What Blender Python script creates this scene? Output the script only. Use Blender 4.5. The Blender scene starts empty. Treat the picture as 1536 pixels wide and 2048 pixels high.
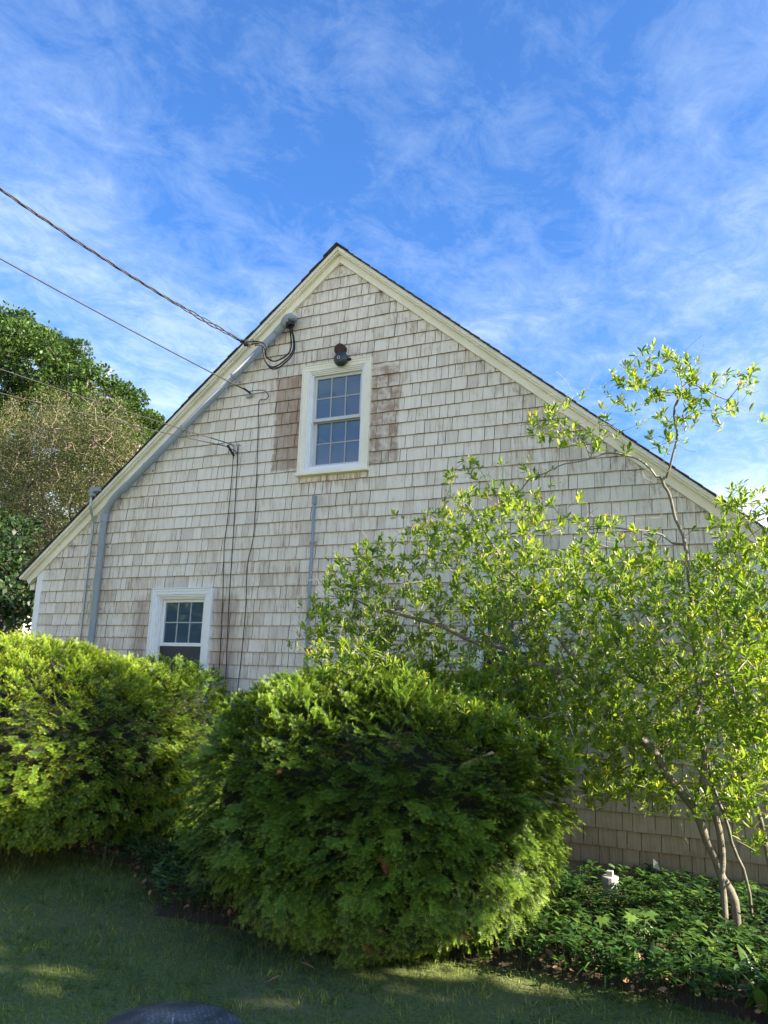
import bpy, math, random
import numpy as np
from mathutils import Vector, Matrix, noise

random.seed(7)
RNG = np.random.default_rng(11)
sc = bpy.context.scene
COL = sc.collection

# ------------------------------------------------------------------ camera
D = 6.575          # metres from the camera to the gable wall (wall face is y = 0)
ZC = 1.47          # camera height
F = 1600.0         # focal length in pixels of the 1536 wide photograph
pitch, roll, yaw = math.radians(12.039), math.radians(2.037), math.radians(-25.656)
fwd = Vector((math.sin(yaw) * math.cos(pitch), math.cos(yaw) * math.cos(pitch), math.sin(pitch)))
rgt = Vector((math.cos(yaw), -math.sin(yaw), 0))
upv = rgt.cross(fwd)
r2 = math.cos(roll) * rgt + math.sin(roll) * upv
u2 = -math.sin(roll) * rgt + math.cos(roll) * upv
CAM = Vector((0, -D, ZC))
cam_data = bpy.data.cameras.new('camera')
cam = bpy.data.objects.new('camera', cam_data)
COL.objects.link(cam)
cam.matrix_world = Matrix(((r2.x, u2.x, -fwd.x, CAM.x), (r2.y, u2.y, -fwd.y, CAM.y), (r2.z, u2.z, -fwd.z, CAM.z), (0, 0, 0, 1)))
cam_data.sensor_fit = 'HORIZONTAL'
cam_data.sensor_width = 36
cam_data.lens = 36 * F / 1536
cam_data.clip_start = 0.05
cam_data.clip_end = 2000
sc.camera = cam

# ------------------------------------------------------------------ light and exposure
SUN_EL, SUN_AZ = math.radians(27), math.radians(4.5)     # from +X, turned towards +Y
SUN_DIR = Vector((math.cos(SUN_EL) * math.cos(SUN_AZ), math.cos(SUN_EL) * math.sin(SUN_AZ), math.sin(SUN_EL)))
sc.view_settings.view_transform = 'Standard'
sc.view_settings.look = 'None'
sc.view_settings.gamma = 1
sc.view_settings.use_curve_mapping = False
sc.view_settings.exposure = 2.12
world = bpy.data.worlds.new('World')
sc.world = world
world.use_nodes = True
SKY_STRENGTH = 0.09


def nodes_of(nt):
    nt.nodes.clear()
    return nt.nodes, nt.links


class NB:
    """tiny node builder"""
    def __init__(self, nt):
        self.nt = nt
        self.n = nt.nodes
        self.l = nt.links

    def new(self, typ, **kw):
        nd = self.n.new(typ)
        for k, v in kw.items():
            if k.startswith('_'):
                setattr(nd, k[1:], v)
        for k, v in kw.items():
            if not k.startswith('_'):
                self.set(nd.inputs[int(k[1:])] if k[0] == 'i' and k[1:].isdigit() else nd.inputs[k.replace('_', ' ')], v)
        return nd

    def set(self, sock, v):
        if isinstance(v, bpy.types.NodeSocket):
            self.l.new(v, sock)
        elif isinstance(v, bpy.types.Node):
            self.l.new(v.outputs[0], sock)
        else:
            sock.default_value = v

    def math(self, op, a, b=None, c=None, clamp=False):
        nd = self.n.new('ShaderNodeMath')
        nd.operation = op
        nd.use_clamp = clamp
        self.set(nd.inputs[0], a)
        if b is not None:
            self.set(nd.inputs[1], b)
        if c is not None:
            self.set(nd.inputs[2], c)
        return nd.outputs[0]

    def mix(self, f, a, b, mode='MIX'):
        nd = self.n.new('ShaderNodeMix')
        nd.data_type = 'RGBA'
        nd.blend_type = mode
        self.set(nd.inputs[0], f)
        for s, v in ((nd.inputs[6], a), (nd.inputs[7], b)):
            if isinstance(v, (tuple, list)) and len(v) == 3:
                v = (*v, 1)
            self.set(s, v)
        return nd.outputs[2]

    def ramp(self, f, stops):
        nd = self.n.new('ShaderNodeValToRGB')
        self.set(nd.inputs[0], f)
        els = nd.color_ramp.elements
        while len(els) < len(stops):
            els.new(0.5)
        for e, (p, c) in zip(els, stops):
            e.position = p
            e.color = (*c, 1) if isinstance(c, (tuple, list)) else (c, c, c, 1)
        return nd.outputs[0]

    def noise(self, vec, scale, detail=3, rough=0.5, dist=0.0):
        nd = self.n.new('ShaderNodeTexNoise')
        if vec is not None:
            self.set(nd.inputs['Vector'], vec)
        nd.inputs['Scale'].default_value = scale
        nd.inputs['Detail'].default_value = detail
        nd.inputs['Roughness'].default_value = rough
        nd.inputs['Distortion'].default_value = dist
        return nd.outputs[0]

    def mapping(self, vec, scale=(1, 1, 1), rot=(0, 0, 0), loc=(0, 0, 0)):
        nd = self.n.new('ShaderNodeMapping')
        self.set(nd.inputs[0], vec)
        nd.inputs['Scale'].default_value = scale
        nd.inputs['Rotation'].default_value = rot
        nd.inputs['Location'].default_value = loc
        return nd.outputs[0]


def build_world():
    nt = world.node_tree
    nt.nodes.clear()
    b = NB(nt)
    sky = b.new('ShaderNodeTexSky', _sky_type='NISHITA', _sun_disc=False)
    sky.sun_elevation = SUN_EL
    sky.sun_rotation = math.pi / 2 - SUN_AZ
    sky.air_density = 1.0
    sky.dust_density = 2.2
    sky.ozone_density = 2.0
    co = b.new('ShaderNodeTexCoord').outputs['Generated']
    sep = b.new('ShaderNodeSeparateXYZ', i0=co)
    zz = b.math('MAXIMUM', b.math('ADD', sep.outputs[2], 0.12), 0.05)
    px = b.math('DIVIDE', sep.outputs[0], zz)
    py = b.math('DIVIDE', sep.outputs[1], zz)
    comb = b.new('ShaderNodeCombineXYZ', i0=px, i1=py, i2=0.0)
    m1 = b.mapping(comb, scale=(1.7, 1.1, 1), rot=(0, 0, math.radians(-32)), loc=(3.3, 1.2, 0))
    wisps = b.noise(m1, 1.5, 9, 0.62, 0.35)
    m2 = b.mapping(comb, scale=(1, 1, 1), loc=(2.2, 6.1, 0))
    big = b.noise(m2, 0.9, 4, 0.5, 0.3)
    fine = b.noise(b.mapping(comb, scale=(1.25, 1.0, 1), rot=(0, 0, math.radians(-50)), loc=(1, 9, 0)), 7.5, 10, 0.72, 0.4)
    a = b.math('MULTIPLY_ADD', big, 0.95, b.math('MULTIPLY', wisps, 0.55))
    a = b.math('MULTIPLY_ADD', fine, 0.85, b.math('SUBTRACT', a, 0.262))
    # thicker veil towards the horizon (long path through the cloud layer)
    lowz = b.math('SUBTRACT', 1.0, b.math('MULTIPLY', sep.outputs[2], 1.5), clamp=True)
    a = b.math('MULTIPLY_ADD', lowz, 0.34, a)
    cov = b.ramp(b.math('SUBTRACT', a, 0.5), [(0.28, 0.02), (0.50, 0.30), (0.66, 0.62), (0.85, 0.92)])
    tint = b.mix(1.0, sky.outputs[0], (0.27, 0.55, 0.91), 'MULTIPLY')
    cloud = b.mix(lowz, (1.75, 2.25, 3.1), (3.2, 3.7, 4.2))
    cloud = b.mix(0.25, cloud, sky.outputs[0])
    c = b.mix(cov, tint, cloud)
    # bright warm-white band added along the horizon to fill the shaded wall
    hz = b.math('SUBTRACT', 1.0, b.math('DIVIDE', b.math('ABSOLUTE', sep.outputs[2]), 0.30), clamp=True)
    hz = b.math('POWER', hz, 1.8)
    c = b.mix(hz, c, (14.0, 12.2, 9.4))
    bg = b.new('ShaderNodeBackground', i0=c)
    bg.inputs[1].default_value = SKY_STRENGTH
    out = b.new('ShaderNodeOutputWorld')
    b.l.new(bg.outputs[0], out.inputs[0])


build_world()
sun_l = bpy.data.lights.new('sun', 'SUN')
sun_l.energy = 5.0
sun_l.angle = math.radians(0.6)
sun_l.color = (1.0, 0.86, 0.66)
sun = bpy.data.objects.new('sun', sun_l)
COL.objects.link(sun)
sun.rotation_mode = 'QUATERNION'
sun.rotation_quaternion = SUN_DIR.to_track_quat('Z', 'Y')
sun.location = SUN_DIR * 60


# ------------------------------------------------------------------ helpers
def at(px, py, y=0.0):
    """world point on plane y seen at a pixel of the photograph"""
    d = r2 * (px - 768) - u2 * (py - 1024) + fwd * F
    t = (y + D) / d.y
    return CAM + d * t


def project(P):
    P = np.asarray(P, float) - np.array(CAM)
    X, Y, Z = P @ np.array(r2), P @ np.array(u2), P @ np.array(fwd)
    return 768 + F * X / Z, 1024 - F * Y / Z, Z


def tag(o, label=None, cat=None, group=None, kind=None):
    if label: o['label'] = label
    if cat: o['category'] = cat
    if group: o['group'] = group
    if kind: o['kind'] = kind
    return o


def empty(name, loc, label, cat, group=None):
    o = bpy.data.objects.new(name, None)
    o.empty_display_size = 0.2
    COL.objects.link(o)
    o.location = loc
    return tag(o, label, cat, group)


def link(name, me, parent=None):
    o = bpy.data.objects.new(name, me)
    COL.objects.link(o)
    if parent is not None:
        p = parent
        off = Vector((0, 0, 0))
        while p is not None:
            off += Vector(p.location)
            p = p.parent
        o.parent = parent
        o.location = -off          # meshes are written in world coordinates
    return o


class MB:
    """collects polygons"""
    def __init__(self):
        self.v = []
        self.f = []
        self.a = []          # per vertex random value

    def add(self, vs, fs, a=0.0):
        n = len(self.v)
        self.v += [tuple(p) for p in vs]
        self.f += [tuple(i + n for i in f) for f in fs]
        self.a += [a] * len(vs)

    def box(self, x0, x1, y0, y1, z0, z1, a=0.0):
        v = [(x0, y0, z0), (x1, y0, z0), (x1, y1, z0), (x0, y1, z0), (x0, y0, z1), (x1, y0, z1), (x1, y1, z1), (x0, y1, z1)]
        self.add(v, [(0, 3, 2, 1), (4, 5, 6, 7), (0, 1, 5, 4), (1, 2, 6, 5), (2, 3, 7, 6), (3, 0, 4, 7)], a)

    def prism(self, poly, y0, y1, a=0.0):
        """poly: convex list of (x,z), extruded from y0 (front) to y1 (back)"""
        n = len(poly)
        area = sum(poly[i][0] * poly[(i + 1) % n][1] - poly[(i + 1) % n][0] * poly[i][1] for i in range(n))
        if area < 0:
            poly = poly[::-1]
        v = [(x, y0, z) for x, z in poly] + [(x, y1, z) for x, z in poly]
        f = [tuple(range(n)), tuple(range(2 * n - 1, n - 1, -1))]
        f += [(i, i + n, (i + 1) % n + n, (i + 1) % n) for i in range(n)]
        self.add(v, f, a)

    def tube(self, pts, rad, sides=8, cap=True, a=0.0):
        pts = [Vector(p) for p in pts]
        if not hasattr(rad, '__len__'):
            rad = [rad] * len(pts)
        n0 = len(self.v)
        up = Vector((0, 0, 1))
        prev = None
        for i, p in enumerate(pts):
            t = (pts[min(i + 1, len(pts) - 1)] - pts[max(i - 1, 0)])
            if t.length < 1e-9:
                t = Vector((0, 0, 1))
            t.normalize()
            if prev is None:
                s = t.cross(up)
                if s.length < 1e-3:
                    s = t.cross(Vector((0, 1, 0)))
            else:
                s = prev - t * prev.dot(t)
            s.normalize()
            prev = s.copy()
            q = t.cross(s)
            for k in range(sides):
                an = 2 * math.pi * k / sides
                self.v.append(tuple(p + (s * math.cos(an) + q * math.sin(an)) * rad[i]))
                self.a.append(a)
        for i in range(len(pts) - 1):
            for k in range(sides):
                k2 = (k + 1) % sides
                self.f.append((n0 + i * sides + k, n0 + i * sides + k2, n0 + (i + 1) * sides + k2, n0 + (i + 1) * sides + k))
        if cap:
            self.f.append(tuple(n0 + k for k in range(sides))[::-1])
            self.f.append(tuple(n0 + (len(pts) - 1) * sides + k for k in range(sides)))

    def build(self, name, mat, parent=None, smooth=False, bevel=0.0):
        me = bpy.data.meshes.new(name)
        me.from_pydata(self.v, [], self.f)
        at_ = me.attributes.new('rnd', 'FLOAT', 'POINT')
        at_.data.foreach_set('value', np.array(self.a, np.float32))
        me.materials.append(mat)
        if smooth:
            me.polygons.foreach_set('use_smooth', [True] * len(me.polygons))
        me.update()
        o = link(name, me, parent)
        if bevel:
            m = o.modifiers.new('bevel', 'BEVEL')
            m.width = bevel
            m.segments = 2
            m.limit_method = 'ANGLE'
        return o


def np_mesh(name, V, T, mat, parent=None, rnd=None, along=None, smooth=False):
    """V (n,3), T (m,3) triangles"""
    me = bpy.data.meshes.new(name)
    n, m = len(V), len(T)
    me.vertices.add(n)
    me.vertices.foreach_set('co', np.ascontiguousarray(V, np.float32).ravel())
    me.loops.add(m * 3)
    me.loops.foreach_set('vertex_index', np.ascontiguousarray(T, np.int32).ravel())
    me.polygons.add(m)
    me.polygons.foreach_set('loop_start', np.arange(0, m * 3, 3, dtype=np.int32))
    try:
        me.polygons.foreach_set('loop_total', np.full(m, 3, np.int32))
    except Exception:
        pass
    if smooth:
        me.polygons.foreach_set('use_smooth', np.ones(m, bool))
    for nm, arr in (('rnd', rnd), ('along', along)):
        if arr is not None:
            a_ = me.attributes.new(nm, 'FLOAT', 'POINT')
            a_.data.foreach_set('value', np.ascontiguousarray(arr, np.float32))
    me.materials.append(mat)
    me.update(calc_edges=True)
    me.validate()
    return link(name, me, parent)


def frames(axis, upish):
    """orthonormal frames (n,3,3): rows side, axis, normal ; axis = local y"""
    a = axis / np.linalg.norm(axis, axis=1, keepdims=True)
    s = np.cross(a, upish)
    s /= np.maximum(np.linalg.norm(s, axis=1, keepdims=True), 1e-6)
    n = np.cross(s, a)
    return np.stack([s, a, n], axis=1)


def scatter(TV, TT, talong, pos, Fm, scale, rnd):
    """instances of a template merged: returns V,T,rnd,along"""
    N = len(pos)
    k = len(TV)
    V = np.einsum('kj,nji->nki', TV, Fm) * scale[:, None, None] + pos[:, None, :]
    T = (TT[None] + (np.arange(N) * k)[:, None, None]).reshape(-1, 3)
    return V.reshape(-1, 3), T, np.repeat(rnd, k), np.tile(talong, N)


def merge(parts):
    Vs, Ts, Rs, As = [], [], [], []
    off = 0
    for V, T, R, A in parts:
        Vs.append(V); Ts.append(T + off); Rs.append(R); As.append(A)
        off += len(V)
    return np.concatenate(Vs), np.concatenate(Ts), np.concatenate(Rs), np.concatenate(As)


def rand_dirs(n):
    v = RNG.normal(size=(n, 3))
    return v / np.linalg.norm(v, axis=1, keepdims=True)


# ------------------------------------------------------------------ materials
def mat(name):
    m = bpy.data.materials.new(name)
    m.use_nodes = True
    m.node_tree.nodes.clear()
    b = NB(m.node_tree)
    out = b.new('ShaderNodeOutputMaterial')
    pr = b.new('ShaderNodeBsdfPrincipled')
    b.l.new(pr.outputs[0], out.inputs[0])
    return m, b, pr, out


def simple(name, col, rough=0.6, metal=0.0, var=0.12, scale=9.0, bump=0.15, dirt=None, stretch=(1, 1, 1)):
    m, b, pr, out = mat(name)
    co = b.new('ShaderNodeTexCoord').outputs['Object']
    v = b.mapping(co, scale=stretch)
    n1 = b.noise(v, scale, 5, 0.6)
    n2 = b.noise(v, scale * 7, 3, 0.6)
    f = b.ramp(b.math('MULTIPLY_ADD', n2, 0.4, b.math('MULTIPLY', n1, 0.6)), [(0.3, 0.0), (0.7, 1.0)])
    dk = dirt or tuple(c * (1 - var * 2.2) for c in col)
    c = b.mix(f, dk, col)
    b.set(pr.inputs['Base Color'], c)
    pr.inputs['Roughness'].default_value = rough
    pr.inputs['Metallic'].default_value = metal
    if bump:
        bp = b.new('ShaderNodeBump', Strength=bump, Distance=0.004, Height=n2)
        b.l.new(bp.outputs[0], pr.inputs['Normal'])
    return m


def shingle_material():
    m, b, pr, out = mat('weathered_cedar')
    co = b.new('ShaderNodeTexCoord').outputs['Object']
    rnd = b.new('ShaderNodeAttribute', _attribute_name='rnd').outputs['Fac']
    sep = b.new('ShaderNodeSeparateXYZ', i0=co)
    X, Z = sep.outputs[0], sep.outputs[2]
    off = b.math('MULTIPLY', rnd, 37.0)
    vec = b.new('ShaderNodeCombineXYZ', i0=b.math('ADD', b.math('ADD', X, sep.outputs[1]), off), i1=0.0, i2=b.math('ADD', Z, off)).outputs[0]
    grain = b.noise(b.mapping(vec, scale=(95, 1, 3.2)), 1.0, 4, 0.6, 0.2)
    streak = b.noise(b.mapping(vec, scale=(26, 1, 3.0)), 1.0, 4, 0.62, 0.3)
    blot = b.noise(b.mapping(vec, scale=(9, 1, 9)), 1.0, 4, 0.65)
    area = b.noise(b.mapping(co, scale=(0.7, 1, 0.7)), 1.0, 3, 0.55)
    # whitewashed weathered wood
    tone = b.math('MULTIPLY_ADD', streak, 0.55, b.math('MULTIPLY', grain, 0.45))
    tone = b.math('ADD', tone, b.math('MULTIPLY', b.math('SUBTRACT', rnd, 0.5), 0.10))
    tone = b.math('ADD', tone, b.math('MULTIPLY', b.math('SUBTRACT', blot, 0.5), 0.30))
    tone = b.math('ADD', tone, b.math('MULTIPLY', b.math('SUBTRACT', area, 0.5), 0.45))
    base = b.ramp(tone, [(0.27, (0.33, 0.235, 0.165)), (0.38, (0.55, 0.47, 0.365)), (0.48, (0.70, 0.64, 0.54)), (0.70, (0.80, 0.745, 0.65))])
    # some whole shingles a little browner or paler
    r3 = b.math('FRACT', b.math('MULTIPLY', rnd, 17.3))
    base = b.mix(b.ramp(r3, [(0.70, 0.0), (0.98, 0.36)]), base, (0.40, 0.33, 0.255))

    # bare brown patches where shutters hung, and damp stains beside the lower windows
    edge = b.math('MULTIPLY', b.math('SUBTRACT', b.noise(b.mapping(co, scale=(9, 1, 9)), 1.0, 5, 0.75), 0.5), 0.11)
    def boxmask(x0, x1, z0, z1, soft=0.03):
        e = edge
        a = b.math('SUBTRACT', b.math('ADD', X, e), x0)
        c = b.math('SUBTRACT', x1, b.math('ADD', X, e))
        d = b.math('SUBTRACT', b.math('ADD', Z, e), z0)
        f = b.math('SUBTRACT', z1, b.math('ADD', Z, e))
        q = b.math('MINIMUM', b.math('MINIMUM', a, c), b.math('MINIMUM', d, f))
        return b.math('DIVIDE', q, soft, clamp=True)
    brown = b.ramp(b.math('MULTIPLY_ADD', grain, 0.4, b.math('MULTIPLY', blot, 0.6)), [(0.3, (0.19, 0.115, 0.075)), (0.55, (0.34, 0.235, 0.165)), (0.75, (0.47, 0.37, 0.28))])
    m1 = boxmask(-4.44, -4.09, 3.50, 4.52)
    base = b.mix(b.math('MULTIPLY', m1, b.ramp(b.math('MULTIPLY_ADD', b.math('FRACT', b.math('MULTIPLY', rnd, 7.7)), 0.35, b.math('MULTIPLY', streak, 0.65)), [(0.30, 0.96), (0.70, 0.66)])), base, brown)
    pale = b.ramp(blot, [(0.42, 0.82), (0.62, 0.25)])
    m2 = boxmask(-3.35, -3.02, 3.47, 4.49)
    base = b.mix(b.math('MULTIPLY', m2, pale), base, brown)
    m3 = b.math('MAXIMUM', boxmask(-6.10, -5.79, 1.1, 2.30, 0.12), boxmask(-5.05, -4.66, 1.1, 2.30, 0.12))
    m3 = b.math('MULTIPLY', m3, b.ramp(b.math('MULTIPLY_ADD', area, 0.3, b.math('MULTIPLY', streak, 0.7)), [(0.38, 0.9), (0.66, 0.45)]))
    base = b.mix(m3, base, (0.33, 0.245, 0.195))
    # brown seepage below the sill of the upper window and along the rakes
    m4 = boxmask(-4.15, -3.28, 3.28, 3.45, 0.1)
    base = b.mix(b.math('MULTIPLY', m4, b.ramp(streak, [(0.42, 0.75), (0.55, 0.1)])), base, (0.24, 0.15, 0.10))
    # vertical stains down the middle, darker brown towards the ground
    m5 = b.math('MULTIPLY', boxmask(-5.0, -3.2, 1.6, 3.4, 0.8), b.ramp(b.noise(b.mapping(co, scale=(2.6, 1, 1.7), loc=(4, 0, 2)), 1.0, 5, 0.65), [(0.52, 0.0), (0.68, 0.55)]))
    base = b.mix(m5, base, (0.36, 0.27, 0.21))
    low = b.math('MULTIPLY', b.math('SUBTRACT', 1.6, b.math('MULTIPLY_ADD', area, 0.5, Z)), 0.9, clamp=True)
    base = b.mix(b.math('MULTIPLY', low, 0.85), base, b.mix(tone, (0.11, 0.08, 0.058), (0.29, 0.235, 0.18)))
    # black mildew near the butts under the rakes
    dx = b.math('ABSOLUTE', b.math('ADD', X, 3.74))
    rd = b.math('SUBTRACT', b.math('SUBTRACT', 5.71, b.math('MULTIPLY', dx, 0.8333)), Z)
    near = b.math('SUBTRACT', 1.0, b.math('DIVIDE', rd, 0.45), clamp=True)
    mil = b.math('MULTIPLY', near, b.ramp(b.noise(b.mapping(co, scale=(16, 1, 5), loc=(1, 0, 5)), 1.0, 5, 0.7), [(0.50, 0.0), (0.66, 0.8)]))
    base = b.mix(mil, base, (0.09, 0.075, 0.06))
    # dark end grain on the butts and side edges, darker band just below each butt line
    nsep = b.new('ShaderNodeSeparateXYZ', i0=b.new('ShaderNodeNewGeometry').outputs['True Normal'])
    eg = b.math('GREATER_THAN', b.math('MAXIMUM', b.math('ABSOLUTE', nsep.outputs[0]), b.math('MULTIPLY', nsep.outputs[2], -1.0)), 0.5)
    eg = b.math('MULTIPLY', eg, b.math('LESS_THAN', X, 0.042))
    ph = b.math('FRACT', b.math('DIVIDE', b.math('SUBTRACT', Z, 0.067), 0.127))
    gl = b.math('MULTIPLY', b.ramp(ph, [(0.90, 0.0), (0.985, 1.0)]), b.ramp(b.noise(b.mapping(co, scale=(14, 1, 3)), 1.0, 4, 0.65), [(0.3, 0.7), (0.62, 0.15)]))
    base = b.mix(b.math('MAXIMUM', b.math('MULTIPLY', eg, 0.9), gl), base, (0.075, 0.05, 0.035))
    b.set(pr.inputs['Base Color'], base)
    pr.inputs['Roughness'].default_value = 0.85
    pr.inputs['Specular IOR Level'].default_value = 0.25
    bp = b.new('ShaderNodeBump', Strength=0.5, Distance=0.003, Height=grain)
    b.l.new(bp.outputs[0], pr.inputs['Normal'])
    return m


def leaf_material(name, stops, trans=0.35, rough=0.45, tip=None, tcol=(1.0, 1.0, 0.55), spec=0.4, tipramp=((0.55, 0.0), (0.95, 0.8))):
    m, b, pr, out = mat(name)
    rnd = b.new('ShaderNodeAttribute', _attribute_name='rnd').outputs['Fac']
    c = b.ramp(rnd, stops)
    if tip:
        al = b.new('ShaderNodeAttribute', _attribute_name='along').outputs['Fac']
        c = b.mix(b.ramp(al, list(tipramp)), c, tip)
    co = b.new('ShaderNodeTexCoord').outputs['Object']
    n = b.noise(co, 2.3, 3, 0.6)
    c = b.mix(1.0, c, b.ramp(n, [(0.3, (0.72, 0.76, 0.75)), (0.7, (1.15, 1.1, 1.0))]), 'MULTIPLY')
    b.set(pr.inputs['Base Color'], c)
    pr.inputs['Roughness'].default_value = rough
    pr.inputs['Specular IOR Level'].default_value = spec
    tr = b.new('ShaderNodeBsdfTranslucent')
    b.set(tr.inputs[0], b.mix(1.0, c, (tcol[0] * 1.5, tcol[1] * 1.5, tcol[2] * 1.5), 'MULTIPLY'))
    mx = b.new('ShaderNodeMixShader', i0=trans)
    b.l.new(pr.outputs[0], mx.inputs[1])
    b.l.new(tr.outputs[0], mx.inputs[2])
    b.l.new(mx.outputs[0], out.inputs[0])
    return m


def paint_material():
    m, b, pr, out = mat('cream_paint')
    co = b.new('ShaderNodeTexCoord').outputs['Object']
    n1 = b.noise(co, 3.0, 5, 0.6)
    n2 = b.noise(b.mapping(co, scale=(30, 30, 30)), 1.0, 5, 0.7, 0.5)
    c = b.mix(b.ramp(n1, [(0.35, 0.0), (0.7, 1.0)]), (0.76, 0.72, 0.58), (0.86, 0.82, 0.69))
    c = b.mix(b.ramp(n2, [(0.66, 0.0), (0.71, 0.75)]), c, (0.36, 0.33, 0.27))
    b.set(pr.inputs['Base Color'], c)
    pr.inputs['Roughness'].default_value = 0.5
    bp = b.new('ShaderNodeBump', Strength=0.2, Distance=0.002, Height=n2)
    b.l.new(bp.outputs[0], pr.inputs['Normal'])
    return m


def glass_material(name, tintc=(0.05, 0.085, 0.13)):
    m, b, pr, out = mat(name)
    pr.inputs['Base Color'].default_value = (*tintc, 1)
    pr.inputs['Roughness'].default_value = 0.02
    pr.inputs['IOR'].default_value = 1.52
    pr.inputs['Specular IOR Level'].default_value = 1.0
    pr.inputs['Metallic'].default_value = 0.0
    co = b.new('ShaderNodeTexCoord').outputs['Object']
    n = b.noise(co, 3.5, 2, 0.5)
    bp = b.new('ShaderNodeBump', Strength=0.12, Distance=0.02, Height=n)
    b.l.new(bp.outputs[0], pr.inputs['Normal'])
    pr.inputs['Coat Weight'].default_value = 0.5
    pr.inputs['Coat Roughness'].default_value = 0.02
    return m


M = {}
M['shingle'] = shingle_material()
M['paint'] = paint_material()
M['vinyl'] = simple('white_vinyl', (0.80, 0.81, 0.82), 0.4, var=0.05, bump=0.03)
M['vinyl_grey'] = simple('sash_vinyl', (0.55, 0.57, 0.57), 0.45, var=0.05, bump=0.03)
M['muntin'] = simple('muntin_grey', (0.36, 0.39, 0.41), 0.5, var=0.05, bump=0.03)
M['glass'] = glass_material('window_glass')
M['curtain'] = simple('curtain_cloth', (0.30, 0.36, 0.42), 0.9, var=0.1, stretch=(6, 1, .4))
M['dark'] = simple('dark_room', (0.02, 0.022, 0.025), 0.9, var=0.1)
M['underlay'] = simple('dark_underlay', (0.07, 0.05, 0.038), 0.95, var=0.2)
M['asphalt_shingle'] = simple('asphalt_roofing', (0.055, 0.055, 0.06), 0.95, var=0.25, scale=40, bump=0.6)
M['pvc'] = simple('grey_pvc', (0.27, 0.31, 0.34), 0.7, var=0.08, scale=5, bump=0.03)
M['steel'] = simple('galvanised_steel', (0.42, 0.46, 0.47), 0.45, metal=0.5, var=0.15, scale=12)
M['rubber'] = simple('black_insulation', (0.007, 0.007, 0.008), 0.6, var=0.2)
M['alu_wire'] = simple('weathered_aluminium_wire', (0.022, 0.022, 0.024), 0.7, var=0.2)
M['rust'] = simple('rusty_iron', (0.075, 0.038, 0.026), 0.85, var=0.3, scale=30, bump=0.6)
M['bell'] = simple('dark_blue_metal', (0.045, 0.06, 0.08), 0.4, metal=0.3, var=0.2, scale=25)
M['soil'] = simple('leaf_mould_soil', (0.075, 0.05, 0.032), 0.95, var=0.3, scale=14, bump=0.9)
M['bark'] = simple('lichened_bark', (0.22, 0.205, 0.17), 0.9, scale=22, bump=0.7, dirt=(0.09, 0.08, 0.06))
M['twig'] = simple('grey_twig_bark', (0.36, 0.33, 0.28), 0.8, scale=18, bump=0.2, dirt=(0.15, 0.12, 0.095))
M['bark_dark'] = simple('dark_bark', (0.07, 0.055, 0.04), 0.9, scale=18, bump=0.5)
M['tan_twig'] = simple('dry_tan_twigs', (0.33, 0.28, 0.21), 0.85, scale=3, bump=0.1, dirt=(0.13, 0.10, 0.07))
M['screen'] = simple('insect_screen', (0.03, 0.036, 0.045), 0.6, var=0.1)
M['white_plastic'] = simple('white_plastic', (0.40, 0.42, 0.42), 0.5, var=0.08, bump=0.05)
M['brown_leaf'] = simple('dead_leaf', (0.30, 0.17, 0.085), 0.8, var=0.25, scale=30)
M['dead_needle'] = simple('dead_needles', (0.27, 0.085, 0.03), 0.85, var=0.2, scale=30)
M['concrete'] = simple('concrete', (0.33, 0.32, 0.30), 0.9, var=0.15, scale=12, bump=0.5)
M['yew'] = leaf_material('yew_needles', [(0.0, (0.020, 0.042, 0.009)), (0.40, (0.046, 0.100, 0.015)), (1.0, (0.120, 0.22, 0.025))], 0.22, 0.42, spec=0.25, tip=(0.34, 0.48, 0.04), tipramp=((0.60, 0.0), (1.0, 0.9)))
M['dark_leaf'] = leaf_material('dark_evergreen_leaves', [(0.0, (0.012, 0.028, 0.010)), (0.6, (0.028, 0.062, 0.018)), (1.0, (0.055, 0.11, 0.025))], 0.2, 0.5)
M['yew_sunlit'] = leaf_material('sunlit_yew_needles', [(0.0, (0.018, 0.045, 0.011)), (0.42, (0.045, 0.11, 0.018)), (1.0, (0.16, 0.29, 0.03))], 0.30, 0.42, spec=0.25, tip=(0.48, 0.58, 0.05), tipramp=((0.5, 0.0), (1.0, 0.9)))  # brighter copy of yew: sunlight on the left bush put into its colour
M['yew_core'] = simple('yew_core_shade', (0.012, 0.018, 0.008), 1.0, scale=30, bump=0.8, dirt=(0.006, 0.008, 0.004))  # near black: shade behind the sprigs given as colour
M['leaf'] = leaf_material('broad_leaves', [(0.0, (0.07, 0.155, 0.025)), (0.4, (0.165, 0.27, 0.035)), (0.85, (0.37, 0.43, 0.04)), (1.0, (0.42, 0.27, 0.07))], 0.52, 0.36, spec=0.5)
M['bg_leaf'] = leaf_material('far_tree_leaves', [(0.0, (0.03, 0.065, 0.018)), (0.6, (0.06, 0.12, 0.025)), (1.0, (0.11, 0.18, 0.04))], 0.3, 0.5)
M['olive_leaf'] = leaf_material('olive_shrub_leaves', [(0.0, (0.04, 0.058, 0.018)), (0.6, (0.095, 0.11, 0.034)), (1.0, (0.17, 0.14, 0.06))], 0.35, 0.5)
M['cover_leaf'] = leaf_material('ground_cover_leaves', [(0.0, (0.022, 0.055, 0.02)), (0.5, (0.05, 0.12, 0.03)), (1.0, (0.13, 0.22, 0.045))], 0.3, 0.4)
M['grass'] = leaf_material('grass_blades', [(0.0, (0.065, 0.11, 0.020)), (0.6, (0.155, 0.22, 0.032)), (0.85, (0.27, 0.29, 0.06)), (1.0, (0.46, 0.39, 0.20))], 0.25, 0.5)


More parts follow.
